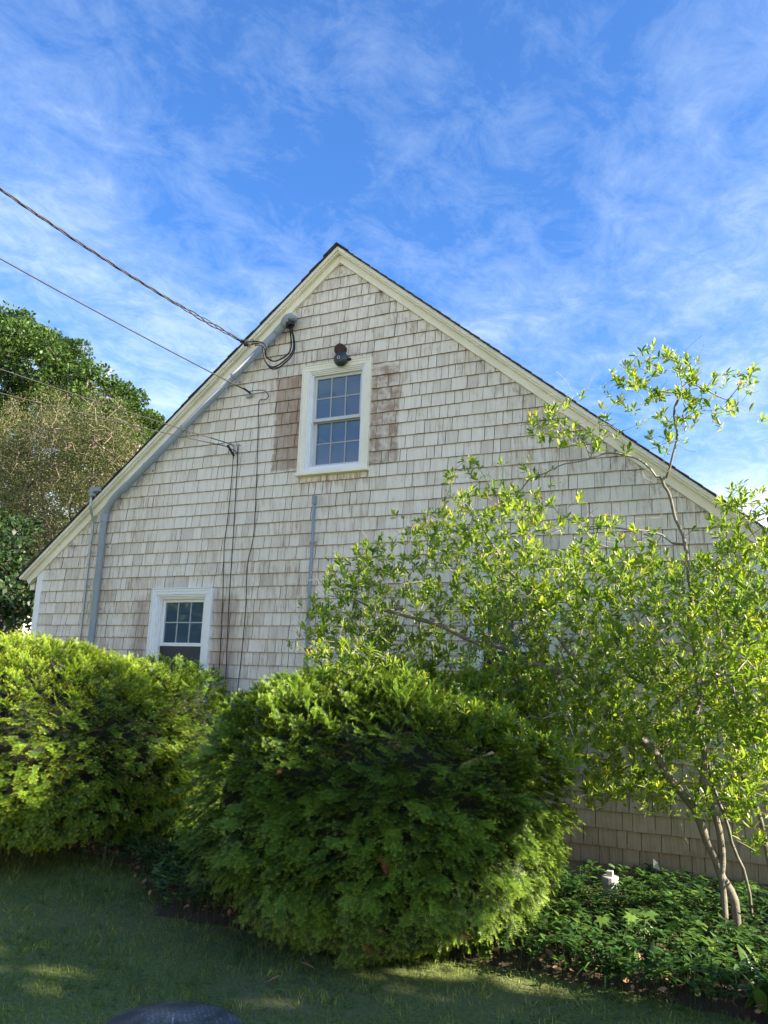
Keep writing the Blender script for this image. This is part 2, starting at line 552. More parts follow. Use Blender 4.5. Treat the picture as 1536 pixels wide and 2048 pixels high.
def lawn_material():
    m, b, pr, out = mat('lawn_turf')
    co = b.new('ShaderNodeTexCoord').outputs['Object']
    n1 = b.noise(co, 1.1, 5, 0.6)
    n2 = b.noise(co, 38, 5, 0.7)
    c = b.mix(b.ramp(n2, [(0.35, 0.0), (0.65, 1.0)]), (0.07, 0.09, 0.025), (0.14, 0.18, 0.045))
    c = b.mix(b.ramp(n1, [(0.5, 0.0), (0.72, 0.7)]), c, (0.16, 0.13, 0.075))
    b.set(pr.inputs['Base Color'], c)
    pr.inputs['Roughness'].default_value = 0.95
    bp = b.new('ShaderNodeBump', Strength=1.0, Distance=0.02, Height=n2)
    b.l.new(bp.outputs[0], pr.inputs['Normal'])
    return m


M['lawn'] = lawn_material()


def tabletop_material():
    m, b, pr, out = mat('black_stained_top')
    co = b.new('ShaderNodeTexCoord').outputs['Object']
    n1 = b.noise(co, 5.0, 6, 0.7, 0.8)
    n2 = b.noise(b.mapping(co, scale=(60, 14, 1), rot=(0, 0, 0.5)), 1.0, 4, 0.6)
    vor = b.new('ShaderNodeTexVoronoi', i0=b.mapping(co, scale=(62, 40, 1), rot=(0, 0, 0.6)), Scale=1.0, Randomness=0.35)
    dots = b.ramp(vor.outputs['Distance'], [(0.10, 1.0), (0.26, 0.0)])
    c = b.mix(b.ramp(n1, [(0.4, 0.0), (0.7, 1.0)]), (0.045, 0.047, 0.052), (0.12, 0.125, 0.14))
    f = b.math('MULTIPLY', dots, b.ramp(n1, [(0.46, 0.0), (0.56, 0.9)]))
    c = b.mix(f, c, (0.42, 0.42, 0.40))
    b.set(pr.inputs['Base Color'], c)
    pr.inputs['Roughness'].default_value = 0.38
    bp = b.new('ShaderNodeBump', Strength=0.3, Distance=0.003, Height=n2)
    b.l.new(bp.outputs[0], pr.inputs['Normal'])
    return m


M['disc'] = tabletop_material()

# ------------------------------------------------------------------ ground
def ground_sheet():
    mb = MB()
    R = 400
    n = 40
    ring = [0.0] + [R * (i / 12) ** 2.4 for i in range(1, 13)]
    vs = [(0, -3, 0)]
    for r in ring[1:]:
        for k in range(n):
            a = 2 * math.pi * k / n
            x, y = r * math.cos(a), -3 + r * math.sin(a)
            vs.append((x, y, -0.0))
    fs = [(0, 1 + k, 1 + (k + 1) % n) for k in range(n)]
    for i in range(len(ring) - 2):
        a0 = 1 + i * n
        a1 = a0 + n
        fs += [(a0 + k, a1 + k, a1 + (k + 1) % n, a0 + (k + 1) % n) for k in range(n)]
    mb.add(vs, fs)
    return tag(mb.build('lawn', M['lawn']), 'shaded lawn running from the camera to the planting bed', kind='structure')


ground_sheet()


def bed_edge(x):
    """front edge (y) of the planting bed along x"""
    return -2.18 - 0.12 * math.sin(x * 1.3) + (0.85 * max(0, min(1, (-3.4 - x) / 1.2)) if x < -3.6 else 0)


def soil_bed():
    nx, ny = 120, 26
    V, T = [], []
    for i in range(nx + 1):
        x = -9.0 + 12.0 * i / nx
        e = bed_edge(x)
        for j in range(ny + 1):
            t = j / ny
            y = e + (0.05 - e) * t
            h = 0.07 * min(1, t * 5) + 0.025 * noise.noise(Vector((x * 3, y * 3, 0))) * min(1, t * 6) + 0.012 * noise.noise(Vector((x * 14, y * 14, 3)))
            V.append((x, y, h - 0.01 + 0.012 * (t > 0)))
    for i in range(nx):
        for j in range(ny):
            a = i * (ny + 1) + j
            b_ = a + ny + 1
            T += [(a, b_, b_ + 1), (a, b_ + 1, a + 1)]
    return tag(np_mesh('soil_bed', np.array(V), np.array(T), M['soil'], smooth=True), 'dark leaf littered soil of the bed along the shingled wall', kind='structure')


soil_bed()

# ------------------------------------------------------------------ house
SL = 0.8333
XR = -3.74
XL, XRT = -7.52, 0.04
ZT = 5.84       # roof surface over the ridge at the verge


def Ttop(x):
    return ZT - SL * abs(x - XR)


house = empty('house', (XR, 0, 0), 'tall gabled cottage wall of weathered white shingles with cream trim', 'house')

mb = MB()
zr = ZT - 0.05
mb.prism([(XL + 0.01, 0.0), (XRT - 0.01, 0.0), (XRT - 0.01, zr - SL * abs(XRT - XR) - 0.02), (XR, zr - 0.02), (XL + 0.01, zr - SL * abs(XL - XR) - 0.02)], 0.30, 8.0)
# front sheathing built round the window openings
WINS = [(-4.10, -3.33, 3.43, 4.585), (-5.79, -5.02, 1.20, 2.35), (-2.29, -1.52, 1.20, 2.35)]
xs = sorted({XL + 0.01, XRT - 0.01, XR} | {w[0] + 0.06 for w in WINS} | {w[1] - 0.06 for w in WINS})
for x0, x1 in zip(xs[:-1], xs[1:]):
    xm = (x0 + x1) / 2
    cuts = sorted([(w[2] + 0.05, w[3] - 0.06) for w in WINS if w[0] < xm < w[1]])
    za = 0.0
    for c0, c1 in cuts:
        mb.prism([(x0, za), (x1, za), (x1, c0), (x0, c0)], 0.0, 0.30)
        za = c1
    mb.prism([(x0, za), (x1, za), (x1, zr - 0.02 - SL * abs(x1 - XR)), (x0, zr - 0.02 - SL * abs(x0 - XR))], 0.0, 0.30)
mb.build('wall', M['underlay'], house)

# ---- cedar shingles
Z0, EXPO = 0.067, 0.127


def clip(poly, nx, nz, c):
    """keep nx*x+nz*z <= c"""
    out = []
    for i in range(len(poly)):
        p, q = poly[i], poly[(i + 1) % len(poly)]
        dp, dq = nx * p[0] + nz * p[1] - c, nx * q[0] + nz * q[1] - c
        if dp <= 0:
            out.append(p)
        if dp * dq < 0:
            t = dp / (dp - dq)
            out.append((p[0] + (q[0] - p[0]) * t, p[1] + (q[1] - p[1]) * t))
    return out


def shingle_geo(poly, zb, lift, rv):
    n = len(poly)
    area = sum(poly[i][0] * poly[(i + 1) % n][1] - poly[(i + 1) % n][0] * poly[i][1] for i in range(n))
    if area < 0:
        poly = poly[::-1]
    yf = lambda z: -(0.0215 + lift) + 0.0165 * (z - zb) / 0.17
    v = [(x, yf(z), z) for x, z in poly] + [(x, yf(z) + 0.012 - 0.008 * (z - zb) / 0.17, z) for x, z in poly]
    f = [tuple(range(n))] + [(i, i + n, (i + 1) % n + n, (i + 1) % n) for i in range(n)]
    return v, f, rv


shingles = []
rs = random.Random(5)
for k in range(46):
    zb = Z0 + k * EXPO
    if zb > 5.7:
        break
    ph = rs.uniform(0, 6.28)
    x = XL + 0.085 + rs.uniform(-0.07, 0)
    bounds = [XL + 0.08, XRT - 0.085]
    spans = []
    cuts = []
    for w in WINS:
        if zb + EXPO > w[2] and zb < w[3]:
            cuts.append(w)
    xcut = sorted([c for w in cuts for c in (w[0] + 0.01, w[1] - 0.01)])
    edges = [XL + 0.08] + xcut + [XRT - 0.085]
    for s0, s1 in zip(edges[:-1], edges[1:]):
        mid = (s0 + s1) / 2
        inw = [w for w in cuts if w[0] < mid < w[1]]
        zlo, zhi = None, None
        if inw:
            w = inw[0]
            if zb < w[2] - 0.02 and zb + EXPO >= w[2] - 0.02:
                zhi = w[2] + 0.01
            elif zb < w[3] and zb + EXPO > w[3] + 0.0:
                zlo = w[3] - 0.01
            else:
                continue
        x = s0
        while x < s1 - 0.03:
            wd = rs.choice([0.07, 0.08, 0.095, 0.11, 0.12, 0.135, 0.155, 0.185]) * rs.uniform(0.92, 1.08)
            x2 = x + wd
            if x2 > s1 - 0.05:
                x2 = s1
            gap = rs.uniform(0.0010, 0.0031)
            dz = 0.0022 * math.sin(x * 1.3 + ph) + rs.uniform(-0.0022, 0.0022)
            skew = rs.uniform(-0.0015, 0.0015)
            zb2 = zb + dz
            poly = [(x + gap, (zlo if zlo and zlo > zb2 else zb2) + skew), (x2 - gap, (zlo if zlo and zlo > zb2 else zb2) - skew), (x2 - gap, (zhi or zb + 0.155)), (x + gap, (zhi or zb + 0.155))]
            for sg in (1, -1):
                poly = clip(poly, sg * SL, 1, 5.79 + sg * SL * XR)
                if not poly:
                    break
            if len(poly) >= 3:
                shingles.append((poly, zb2, rs.uniform(0, 0.003) + (0.004 if rs.random() < 0.04 else 0), rs.random()))
            x = x2

BUSH_PX = [(0, 1280), (240, 1280), (440, 1380), (450, 1400), (560, 1340), (620, 1320), (1000, 1340), (1160, 1500), (1160, 1740), (1536, 1790), (1536, 2048), (0, 2048)]
TREE_PX = [(580, 1280), (650, 1110), (780, 1030), (940, 940), (1080, 1000), (1340, 1100), (1536, 1100), (1536, 1560), (1180, 1600), (900, 1450), (700, 1400)]


def inside(px, py, poly):
    c = False
    n = len(poly)
    for i in range(n):
        x1, y1 = poly[i]
        x2, y2 = poly[(i + 1) % n]
        if (y1 > py) != (y2 > py) and px < (x2 - x1) * (py - y1) / (y2 - y1) + x1:
            c = not c
    return c


score = []
for i, (poly, zb, lift, rv) in enumerate(shingles):
    P = [(x, 0, min(z, zb + EXPO)) for x, z in poly]
    u, v, _ = project(P)
    if u.max() > 1536 or u.min() < 0 or v.max() > 2048:
        score.append(0)
        continue
    ar = abs(sum(u[j] * v[(j + 1) % len(P)] - u[(j + 1) % len(P)] * v[j] for j in range(len(P)))) / 2
    cx, cy = u.mean(), v.mean()
    if inside(cx, cy, BUSH_PX):
        ar = 0
    elif inside(cx, cy, TREE_PX):
        ar *= 0.25
    score.append(ar)
order = sorted(range(len(shingles)), key=lambda i: -score[i])
big = set(order[:300])
field = MB()
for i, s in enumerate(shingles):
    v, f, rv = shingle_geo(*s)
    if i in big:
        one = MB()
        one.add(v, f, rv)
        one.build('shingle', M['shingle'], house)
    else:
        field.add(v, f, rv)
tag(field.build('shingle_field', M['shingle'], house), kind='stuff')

# ---- shingles of the right hand side wall
sw = MB()
for k in range(24):
    zb = Z0 + k * EXPO
    if zb + 0.155 > Ttop(XRT) - 0.08:
        break
    y = 0.09
    while y < 8.0:
        wd = rs.uniform(0.075, 0.18)
        g_ = rs.uniform(0.001, 0.003)
        lf = rs.uniform(0, 0.003)
        y0, y1 = y + g_, min(8.0, y + wd) - g_
        xo, xi = XRT + 0.0215 + lf, XRT + 0.006 + lf
        sw.add([(xo, y0, zb), (xo, y1, zb), (xi, y1, zb + 0.155), (xi, y0, zb + 0.155), (xo - 0.012, y0, zb), (xo - 0.012, y1, zb), (xi - 0.005, y1, zb + 0.155), (xi - 0.005, y0, zb + 0.155)],
               [(0, 1, 2, 3), (0, 4, 5, 1), (0, 3, 7, 4), (1, 5, 6, 2)], rs.random())
        y += wd
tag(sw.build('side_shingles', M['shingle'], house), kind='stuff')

# ---- corner boards
for xa, xb in ((XL, XL + 0.085), (XRT - 0.085, XRT)):
    mb = MB()
    zt_ = min(Ttop(xa), Ttop(xb)) - 0.10
    mb.prism([(xa, 0.12), (xb, 0.12), (xb, zt_), (xa, zt_)], -0.032, 0.05)
    mb.build('corner_board', M['vinyl'], house, bevel=0.002)
mb = MB()
mb.box(XRT - 0.01, XRT + 0.03, -0.031, 0.085, 0.12, Ttop(XRT) - 0.12)
mb.build('corner_board', M['vinyl'], house, bevel=0.002)

# ---- foundation strip
mb = MB()
mb.prism([(XL + 0.03, -0.2), (XRT - 0.03, -0.2), (XRT - 0.03, 0.10), (XL + 0.03, 0.10)], -0.008, 0.2)
mb.build('foundation', M['concrete'], house)


# ---- rakes: board, moulding and roof edge
EAVE = 3.99
def rake_piece(side, z_lo, z_hi, y0, y1, name, m, x_end=None, endcut=0.0, bevel=0.0):
    xe = XR + side * (x_end or EAVE)
    a = Ttop(XR)
    e = Ttop(xe)
    mb = MB()
    poly = [(XR + side * 0.0005, a + z_lo), (XR + side * 0.0005, a + z_hi), (xe, e + z_hi), (xe - side * endcut, e + z_lo + SL * endcut)]
    mb.prism(poly, y0, y1)
    return mb.build(name, m, house, bevel=bevel)


for s in (-1, 1):
    rake_piece(s, -0.165, -0.03, -0.046, 0.0, 'rake_board', M['paint'], 3.96, 0.07, 0.002)
    rake_piece(s, -0.078, -0.014, -0.092, -0.047, 'rake_moulding', M['paint'], 3.975, 0.03, 0.003)
    rake_piece(s, -0.058, -0.0145, -0.112, -0.093, 'rake_bead', M['paint'], 3.985, 0.02, 0.003)
    # soffit/fascia running back along the eave
    xe = XR + s * 3.90
    mb = MB()
    ze = Ttop(xe)
    x0, x1 = sorted((xe - s * 0.02, xe + s * 0.05))
    mb.box(x0, x1, 0.03, 8.1, ze - 0.21, ze - 0.03)
    mb.build('eave_fascia', M['paint'], house)
    # roof deck with overlapping asphalt courses
    rf = MB()
    n = 42
    L = EAVE + 0.02
    for i in range(n):
        t0, t1 = L * i / n, L * (i + 1) / n + 0.02
        xa, xb = XR + s * t0, XR + s * t1
        za, zb_ = ZT - SL * t0, ZT - SL * t1
        jit = rs.uniform(-0.006, 0.010)
        rf.prism([(xa, za - 0.014), (xb, zb_ - 0.009), (xb, zb_ + 0.007), (xa, za - 0.001)], -0.132 + jit, 8.2)
    rf.build('roof_slope', M['asphalt_shingle'], house)
mb = MB()
mb.prism([(XR - 0.14, ZT - 0.105), (XR, ZT + 0.012), (XR + 0.14, ZT - 0.105), (XR, ZT + 0.0)], -0.138, 8.2)
# non convex ridge cap: two leaves instead
mb = MB()
for s in (-1, 1):
    mb.prism([(XR, ZT + 0.004), (XR, ZT + 0.014), (XR + s * 0.15, ZT - 0.15 * SL + 0.016), (XR + s * 0.15, ZT - 0.15 * SL + 0.008)], -0.14, 8.21)
mb.build('ridge_cap', M['asphalt_shingle'], house)


# ---- windows
def window(x0, x1, z0, z1, lower_open=False, grey=False):
    root = bpy.data.objects.new('window', None)
    COL.objects.link(root)
    root.parent = house
    root.location = Vector(((x0 + x1) / 2, 0, z0)) - Vector(house.location)
    cw = 0.068
    pt = M['paint'] if not lower_open else M['vinyl']
    c = MB()
    yf = -0.050
    c.prism([(x0, z0 + 0.03), (x0 + cw, z0 + 0.03), (x0 + cw, z1 - cw), (x0, z1 - cw)], yf, 0.0)
    c.prism([(x1 - cw, z0 + 0.03), (x1, z0 + 0.03), (x1, z1 - cw), (x1 - cw, z1 - cw)], yf, 0.0)
    c.prism([(x0, z1 - cw + 0.0005), (x1, z1 - cw + 0.0005), (x1, z1), (x0, z1)], yf - 0.001, 0.0)
    c.build('casing', pt, root, bevel=0.003)
    bb = MB()       # back band moulding round the casing
    for i, (w, d) in enumerate(((0.012, 0.010), (0.024, 0.005))):
        o = 0.004 - i * 0.014
        bb.prism([(x0 - o, z0 + 0.03), (x0 - o + w, z0 + 0.03), (x0 - o + w, z1 + o - w), (x0 - o, z1 + o - w)], yf - d, yf + 0.004 - i * 0.001)
        bb.prism([(x1 + o - w, z0 + 0.03), (x1 + o, z0 + 0.03), (x1 + o, z1 + o - w), (x1 + o - w, z1 + o - w)], yf - d, yf + 0.004 - i * 0.001)
        bb.prism([(x0 - o, z1 + o - w + 0.0004), (x1 + o, z1 + o - w + 0.0004), (x1 + o, z1 + o), (x0 - o, z1 + o)], yf - d - 0.0007, yf + 0.003 - i * 0.001)
    bb.build('back_band', pt, root, bevel=0.002)
    s = MB()
    s.prism([(x0 - 0.012, z0), (x1 + 0.012, z0), (x1 + 0.012, z0 + 0.030), (x0 - 0.012, z0 + 0.030)], yf - 0.030, 0.0)
    s.prism([(x0 + 0.03, z0 + 0.0305), (x1 - 0.03, z0 + 0.0305), (x1 - 0.03, z0 + 0.052), (x0 + 0.03, z0 + 0.052)], yf - 0.012, 0.02)
    s.build('sill', pt, root, bevel=0.003)
    # stepped vinyl frame
    fx0, fx1, fz0, fz1 = x0 + cw, x1 - cw, z0 + 0.052, z1 - cw
    fr = MB()
    for i in range(3):
        o = 0.0005 + i * 0.014
        w = 0.0145
        ya = -0.043 + i * 0.012
        yb = 0.10
        fr.prism([(fx0 + o, fz0 + o), (fx0 + o + w, fz0 + o), (fx0 + o + w, fz1 - o), (fx0 + o, fz1 - o)], ya, yb)
        fr.prism([(fx1 - o - w, fz0 + o), (fx1 - o, fz0 + o), (fx1 - o, fz1 - o), (fx1 - o - w, fz1 - o)], ya, yb)
        fr.prism([(fx0 + o + w, fz1 - o - w), (fx1 - o - w, fz1 - o - w), (fx1 - o - w, fz1 - o), (fx0 + o + w, fz1 - o)], ya + 0.0006, yb)
        fr.prism([(fx0 + o + w, fz0 + o), (fx1 - o - w, fz0 + o), (fx1 - o - w, fz0 + o + w), (fx0 + o + w, fz0 + o + w)], ya + 0.0006, yb)
    fr.build('frame', M['vinyl'], root, bevel=0.0015)
    gx0, gx1, gz0, gz1 = fx0 + 0.043, fx1 - 0.043, fz0 + 0.043, fz1 - 0.043
    zm = (gz0 + gz1) / 2 + 0.005
    sm = M['vinyl_grey'] if grey else M['vinyl']

    def sash(a0, a1, b0, b1, y, name, rows=2):
        sw = 0.030
        m_ = MB()
        m_.prism([(a0, b0), (a0 + sw, b0), (a0 + sw, b1), (a0, b1)], y, y + 0.028)
        m_.prism([(a1 - sw, b0), (a1, b0), (a1, b1), (a1 - sw, b1)], y, y + 0.028)
        m_.prism([(a0 + sw, b1 - sw), (a1 - sw, b1 - sw), (a1 - sw, b1), (a0 + sw, b1)], y + 0.0006, y + 0.028)
        m_.prism([(a0 + sw, b0), (a1 - sw, b0), (a1 - sw, b0 + sw * 1.15), (a0 + sw, b0 + sw * 1.15)], y + 0.0006, y + 0.028)
        m_.build(name, sm, root, bevel=0.0015)
        ga, gb, gc, gd = a0 + sw, a1 - sw, b0 + sw * 1.15, b1 - sw
        g = MB()
        mw = 0.0065
        for i in (1, 2):
            xx = ga + (gb - ga) * i / 3
            g.prism([(xx - mw, gc), (xx + mw, gc), (xx + mw, gd), (xx - mw, gd)], y + 0.008, y + 0.0155)
        zz = (gc + gd) / 2
        for i in range(3):
            p0 = ga + (gb - ga) * i / 3 + (mw if i else 0)
            p1 = ga + (gb - ga) * (i + 1) / 3 - (mw if i < 2 else 0)
            g.prism([(p0, zz - mw), (p1, zz - mw), (p1, zz + mw), (p0, zz + mw)], y + 0.0083, y + 0.0155)
        g.build('muntin', M['muntin'], root)
        for i in range(3):
            for j in range(2):
                p0 = ga + (gb - ga) * i / 3 + (mw if i else 0)
                p1 = ga + (gb - ga) * (i + 1) / 3 - (mw if i < 2 else 0)
                q0 = gc + (gd - gc) * j / 2 + (mw if j else 0)
                q1 = gc + (gd - gc) * (j + 1) / 2 - (mw if j < 1 else 0)
                pn = MB()
                tilt = rs.uniform(-0.0012, 0.0012)
                pn.add([(p0, y + 0.016 + tilt, q0), (p1, y + 0.016 - tilt, q0), (p1, y + 0.0155 - tilt, q1), (p0, y + 0.0155 + tilt, q1),
                        (p0, y + 0.020, q0), (p1, y + 0.020, q0), (p1, y + 0.020, q1), (p0, y + 0.020, q1)],
                       [(0, 1, 2, 3), (7, 6, 5, 4), (0, 4, 5, 1), (1, 5, 6, 2), (2, 6, 7, 3), (3, 7, 4, 0)])
                pn.build('pane', M['glass'], root)

    sash(gx0, gx1, zm - 0.01, gz1, 0.010, 'upper_sash')
    if lower_open:
        sash(gx0, gx1, zm - 0.005, gz1 - 0.02, 0.048, 'lower_sash')
    else:
        sash(gx0, gx1, gz0, zm + 0.012, 0.045, 'lower_sash')
    if lower_open:
        sc2 = MB()
        sc2.prism([(gx0, gz0), (gx1, gz0), (gx1, zm - 0.012), (gx0, zm - 0.012)], 0.014, 0.017)
        sc2.build('insect_screen', M['screen'], root)
    cu = MB()
    cu.prism([(gx0 - 0.02, gz0 - 0.02), (gx1 + 0.02, gz0 - 0.02), (gx1 + 0.02, gz1 + 0.02), (gx0 - 0.02, gz1 + 0.02)], 0.20, 0.21)
    cu.build('curtain' if not lower_open else 'dark_interior', M['curtain'] if not lower_open else M['dark'], root)
    return root


w_up = window(*WINS[0], grey=True)
w_up['label'] = 'upper window below the bell with cream casing and grey sashes'
w_lo = window(*WINS[1], lower_open=True)
w_lo['label'] = 'lower left window with raised sash above the clipped yews'
w_rt = window(*WINS[2], lower_open=True)
w_rt['label'] = 'lower right window mostly hidden by the leafy branches'


# ------------------------------------------------------------------ conduits and wall fittings
def arc(p0, p1, p2, n=8):
    """quadratic curve"""
    p0, p1, p2 = Vector(p0), Vector(p1), Vector(p2)
    return [p0 * (1 - t) ** 2 + p1 * 2 * t * (1 - t) + p2 * t * t for t in [i / n for i in range(n + 1)]]


def spline(pts, n=8):
    pts = [Vector(p) for p in pts]
    out = []
    P = [pts[0] * 2 - pts[1]] + pts + [pts[-1] * 2 - pts[-2]]
    for i in range(1, len(P) - 2):
        for k in range(n):
            t = k / n
            a, b_, c, d = P[i - 1], P[i], P[i + 1], P[i + 2]
            out.append(0.5 * ((2 * b_) + (c - a) * t + (2 * a - 5 * b_ + 4 * c - d) * t * t + (-a + 3 * b_ - 3 * c + d) * t ** 3))
    out.append(pts[-1])
    return out


def strap(p, axis, r, parent, m):
    """pipe clamp: a band round the pipe with two ears"""
    ax = Vector(axis).normalized()
    mb = MB()
    mb.tube([Vector(p) - ax * 0.011, Vector(p) + ax * 0.011], r + 0.004, 14)
    s = ax.cross(Vector((0, 1, 0))).normalized()
    c = Vector(p)
    for sg in (-1, 1):
        q = c + s * sg * (r + 0.014)
        mb.tube([Vector((q.x, -0.028, q.z)) - ax * 0.011, Vector((q.x, -0.028, q.z)) + ax * 0.011], 0.008, 6)
    return mb.build('strap', m, parent, smooth=False)


YP = -0.105
pA, pB, pC, pD = at(566, 652, -0.10), at(250, 975, YP), at(209, 1032, YP + 0.02), at(181, 1290, -0.06)
mast = empty('service_conduit', pD, 'fat grey service pipe following the left roof slope then dropping', 'conduit')
bend = arc(pB, at(216, 1002, YP), pC, 8)
mb = MB()
mb.tube([pA] + bend + [pD, Vector((pD.x, pD.y, 0.2))], 0.036, 16)
mb.build('pipe', M['pvc'], mast, smooth=True)
dA = (pB - pA).normalized()
for q, ax in ((pB + (pB - pA) * 0.0, dA), (pC + Vector((0, 0, -0.02)), (pD - pC)), (pA + dA * 0.05, dA)):
    mb = MB()
    a_ = Vector(ax).normalized()
    mb.tube([q - a_ * 0.045, q + a_ * 0.045], 0.042, 16)
    mb.build('coupling', M['pvc'], mast, smooth=False)
for t in (0.30, 0.62, 0.86):
    strap(pA + (pB - pA) * t, dA, 0.036, mast, M['pvc'])
for t in (0.24, 0.72):
    strap(pC + (pD - pC) * t, pD - pC, 0.036, mast, M['pvc'])
# weatherhead: hooded cap with its mouth facing down and right
wh = MB()
dirx = -dA
hp = []
c0 = pA + dirx * 0.0
nrm = Vector((0, -1, 0))
dn = Vector((0, 0, -1))
prof = [(0.0, 0.040), (0.02, 0.052), (0.05, 0.062), (0.085, 0.064), (0.115, 0.056), (0.135, 0.036), (0.142, 0.012)]
path = [c0 + dirx * 0.0, c0 + dirx * 0.03, c0 + dirx * 0.065 + dn * -0.002, c0 + dirx * 0.095 + dn * 0.004, c0 + dirx * 0.120 + dn * 0.014, c0 + dirx * 0.135 + dn * 0.03, c0 + dirx * 0.138 + dn * 0.05]
wh.tube(path, [0.041, 0.055, 0.064, 0.066, 0.064, 0.058, 0.050], 16)
wh.build('weatherhead', M['pvc'], mast, smooth=True)
mth = MB()
mc = c0 + dirx * 0.105 + dn * 0.055 + Vector((0, -0.0, 0))
mth.tube([mc, mc + Vector((0.01, 0, -0.03))], [0.052, 0.046], 14)
mth.build('cable_seal', M['rubber'], mast, smooth=False)
sp = [at(487, 684, -0.34), at(493, 691, -0.33), at(512, 690, -0.30)]
loops = [[(0.018, 0.0), (586, 700), (560, 728), (540, 733), (528, 715), (533, 694), (520, 684), (487, 684)],
         [(0.0, 0.0), (581, 700), (552, 722), (533, 714), (531, 700), (520, 688), (505, 688), (493, 690)],
         [(0.032, 0.0), (589, 700), (566, 729), (545, 738), (531, 722), (526, 700), (522, 690), (510, 691)]]
for i, lp in enumerate(loops):
    pts = [mc + Vector((lp[0][0], -0.012 * (i - 1), -0.025))]
    ys = [-0.14, -0.17, -0.19, -0.22, -0.25, -0.29, -0.34]
    for (u, v), yy in zip(lp[1:], ys):
        pts.append(at(u, v, yy - 0.012 * i))
    mb = MB()
    mb.tube(spline(pts, 7), 0.0075, 8)
    mb.build('wire_loop', M['rubber'], mast, smooth=True)
for u, v, yy in ((487, 684, -0.34), (494, 690, -0.36)):
    c = at(u, v, yy)
    mb = MB()
    mb.tube([c + Vector((-0.03, 0, 0.012)), c + Vector((0.03, 0, -0.008))], 0.019, 8)
    mb.build('splice', M['rubber'], mast)

# thin metal conduit at far left
tA, tB, tC, tD = at(183, 988, -0.15), at(181, 1015, -0.14), at(186, 1045, -0.06), at(160, 1275, -0.045)
thin = empty('thin_conduit', tD, 'thin metal conduit with a grey junction body left of the fat pipe', 'conduit')
mb = MB()
mb.tube([tA] + spline([tA + (tB - tA) * 0.5, tB, tC, tC + (tD - tC) * 0.2], 6) + [tD, Vector((tD.x, tD.y, 0.2))], 0.0135, 10)
mb.build('pipe', M['steel'], thin, smooth=True)
mb = MB()
c = at(186, 983, -0.15)
mb.box(c.x - 0.03, c.x + 0.10, c.y - 0.025, c.y + 0.025, c.z - 0.005, c.z + 0.045)
mb.box(c.x - 0.028, c.x + 0.024, c.y - 0.027, c.y + 0.027, c.z - 0.055, c.z - 0.0055)
mb.build('conduit_body', M['pvc'], thin, bevel=0.005)
for t in (0.08, 0.45):
    strap(tC + (tD - tC) * (0.2 + 0.8 * t), tD - tC, 0.0135, thin, M['steel'])

# riser below the upper window
rA, rB = at(629, 998, -0.04), at(611, 1330, -0.04)
ris = empty('riser_conduit', rB, 'slim lavender grey plastic riser standing under the upper window', 'conduit')
mb = MB()
mb.tube([rA, rB, Vector((rB.x, rB.y, 0.5))], 0.0145, 12)
mb.build('pipe', M['pvc'], ris, smooth=True)
mb = MB()
mb.box(rA.x - 0.020, rA.x + 0.020, rA.y - 0.022, rA.y + 0.014, rA.z - 0.055, rA.z + 0.035)
mb.build('conduit_body', M['pvc'], ris, bevel=0.006)
for t in (0.27, 0.80):
    strap(rA + (rB - rA) * t, rB - rA, 0.0145, ris, M['pvc'])

# alarm bell with rusty junction box
bc = at(679, 716, -0.12)
bell = empty('alarm_bell', bc, 'round dark blue alarm bell on a rusty box above the upper window', 'bell')
mb = MB()
prof = [(-0.004, 0.052), (-0.012, 0.070), (-0.03, 0.0755), (-0.052, 0.071), (-0.068, 0.056), (-0.076, 0.034), (-0.078, 0.016)]
mb.tube([bc + Vector((0, 0.06 + p[0], 0)) for p in prof], [p[1] for p in prof], 28)
mb.build('gong', M['bell'], bell, smooth=True)
mb = MB()
ring = [bc + Vector((0.0 + 0.014 * math.cos(a), -0.021, 0.014 * math.sin(a))) for a in [2 * math.pi * i / 20 for i in range(21)]]
mb.tube(ring, 0.0042, 6, cap=False)
mb.build('ring_nut', M['white_plastic'], bell, smooth=True)
jc = at(679, 698, -0.07)
mb = MB()
mb.tube([jc + Vector((0, 0.055, 0)), jc + Vector((0, 0.0, 0)), jc + Vector((0, -0.012, 0)), jc + Vector((0, -0.02, 0))], [0.058, 0.060, 0.056, 0.03], 20)
mb.build('junction_box', M['rust'], bell, smooth=False)
mb = MB()
mb.box(bc.x - 0.01, bc.x + 0.10, -0.075, -0.055, bc.z - 0.015, bc.z + 0.008)
mb.build('bracket_arm', M['rubber'], bell, bevel=0.003)


# ------------------------------------------------------------------ overhead cables
POLE = Vector((-15.5, -7.2, 0))


def sagline(a, b_, sag, n=26):
    return [a.lerp(b_, i / n) - Vector((0, 0, sag * 4 * (i / n) * (1 - i / n))) for i in range(n + 1)]


def cable_through(a, px0, y0, ext, sag):
    """cable from anchor a passing the frame edge at px0, extended to the pole"""
    e = at(*px0, y0)
    far = a + (e - a) * ext
    # sag so that the frame edge point stays where it is
    t = 1 / ext
    e2 = e + Vector((0, 0, sag * 4 * t * (1 - t)))
    far = a + (e2 - a) * ext
    return sagline(a, far, sag, 60), far


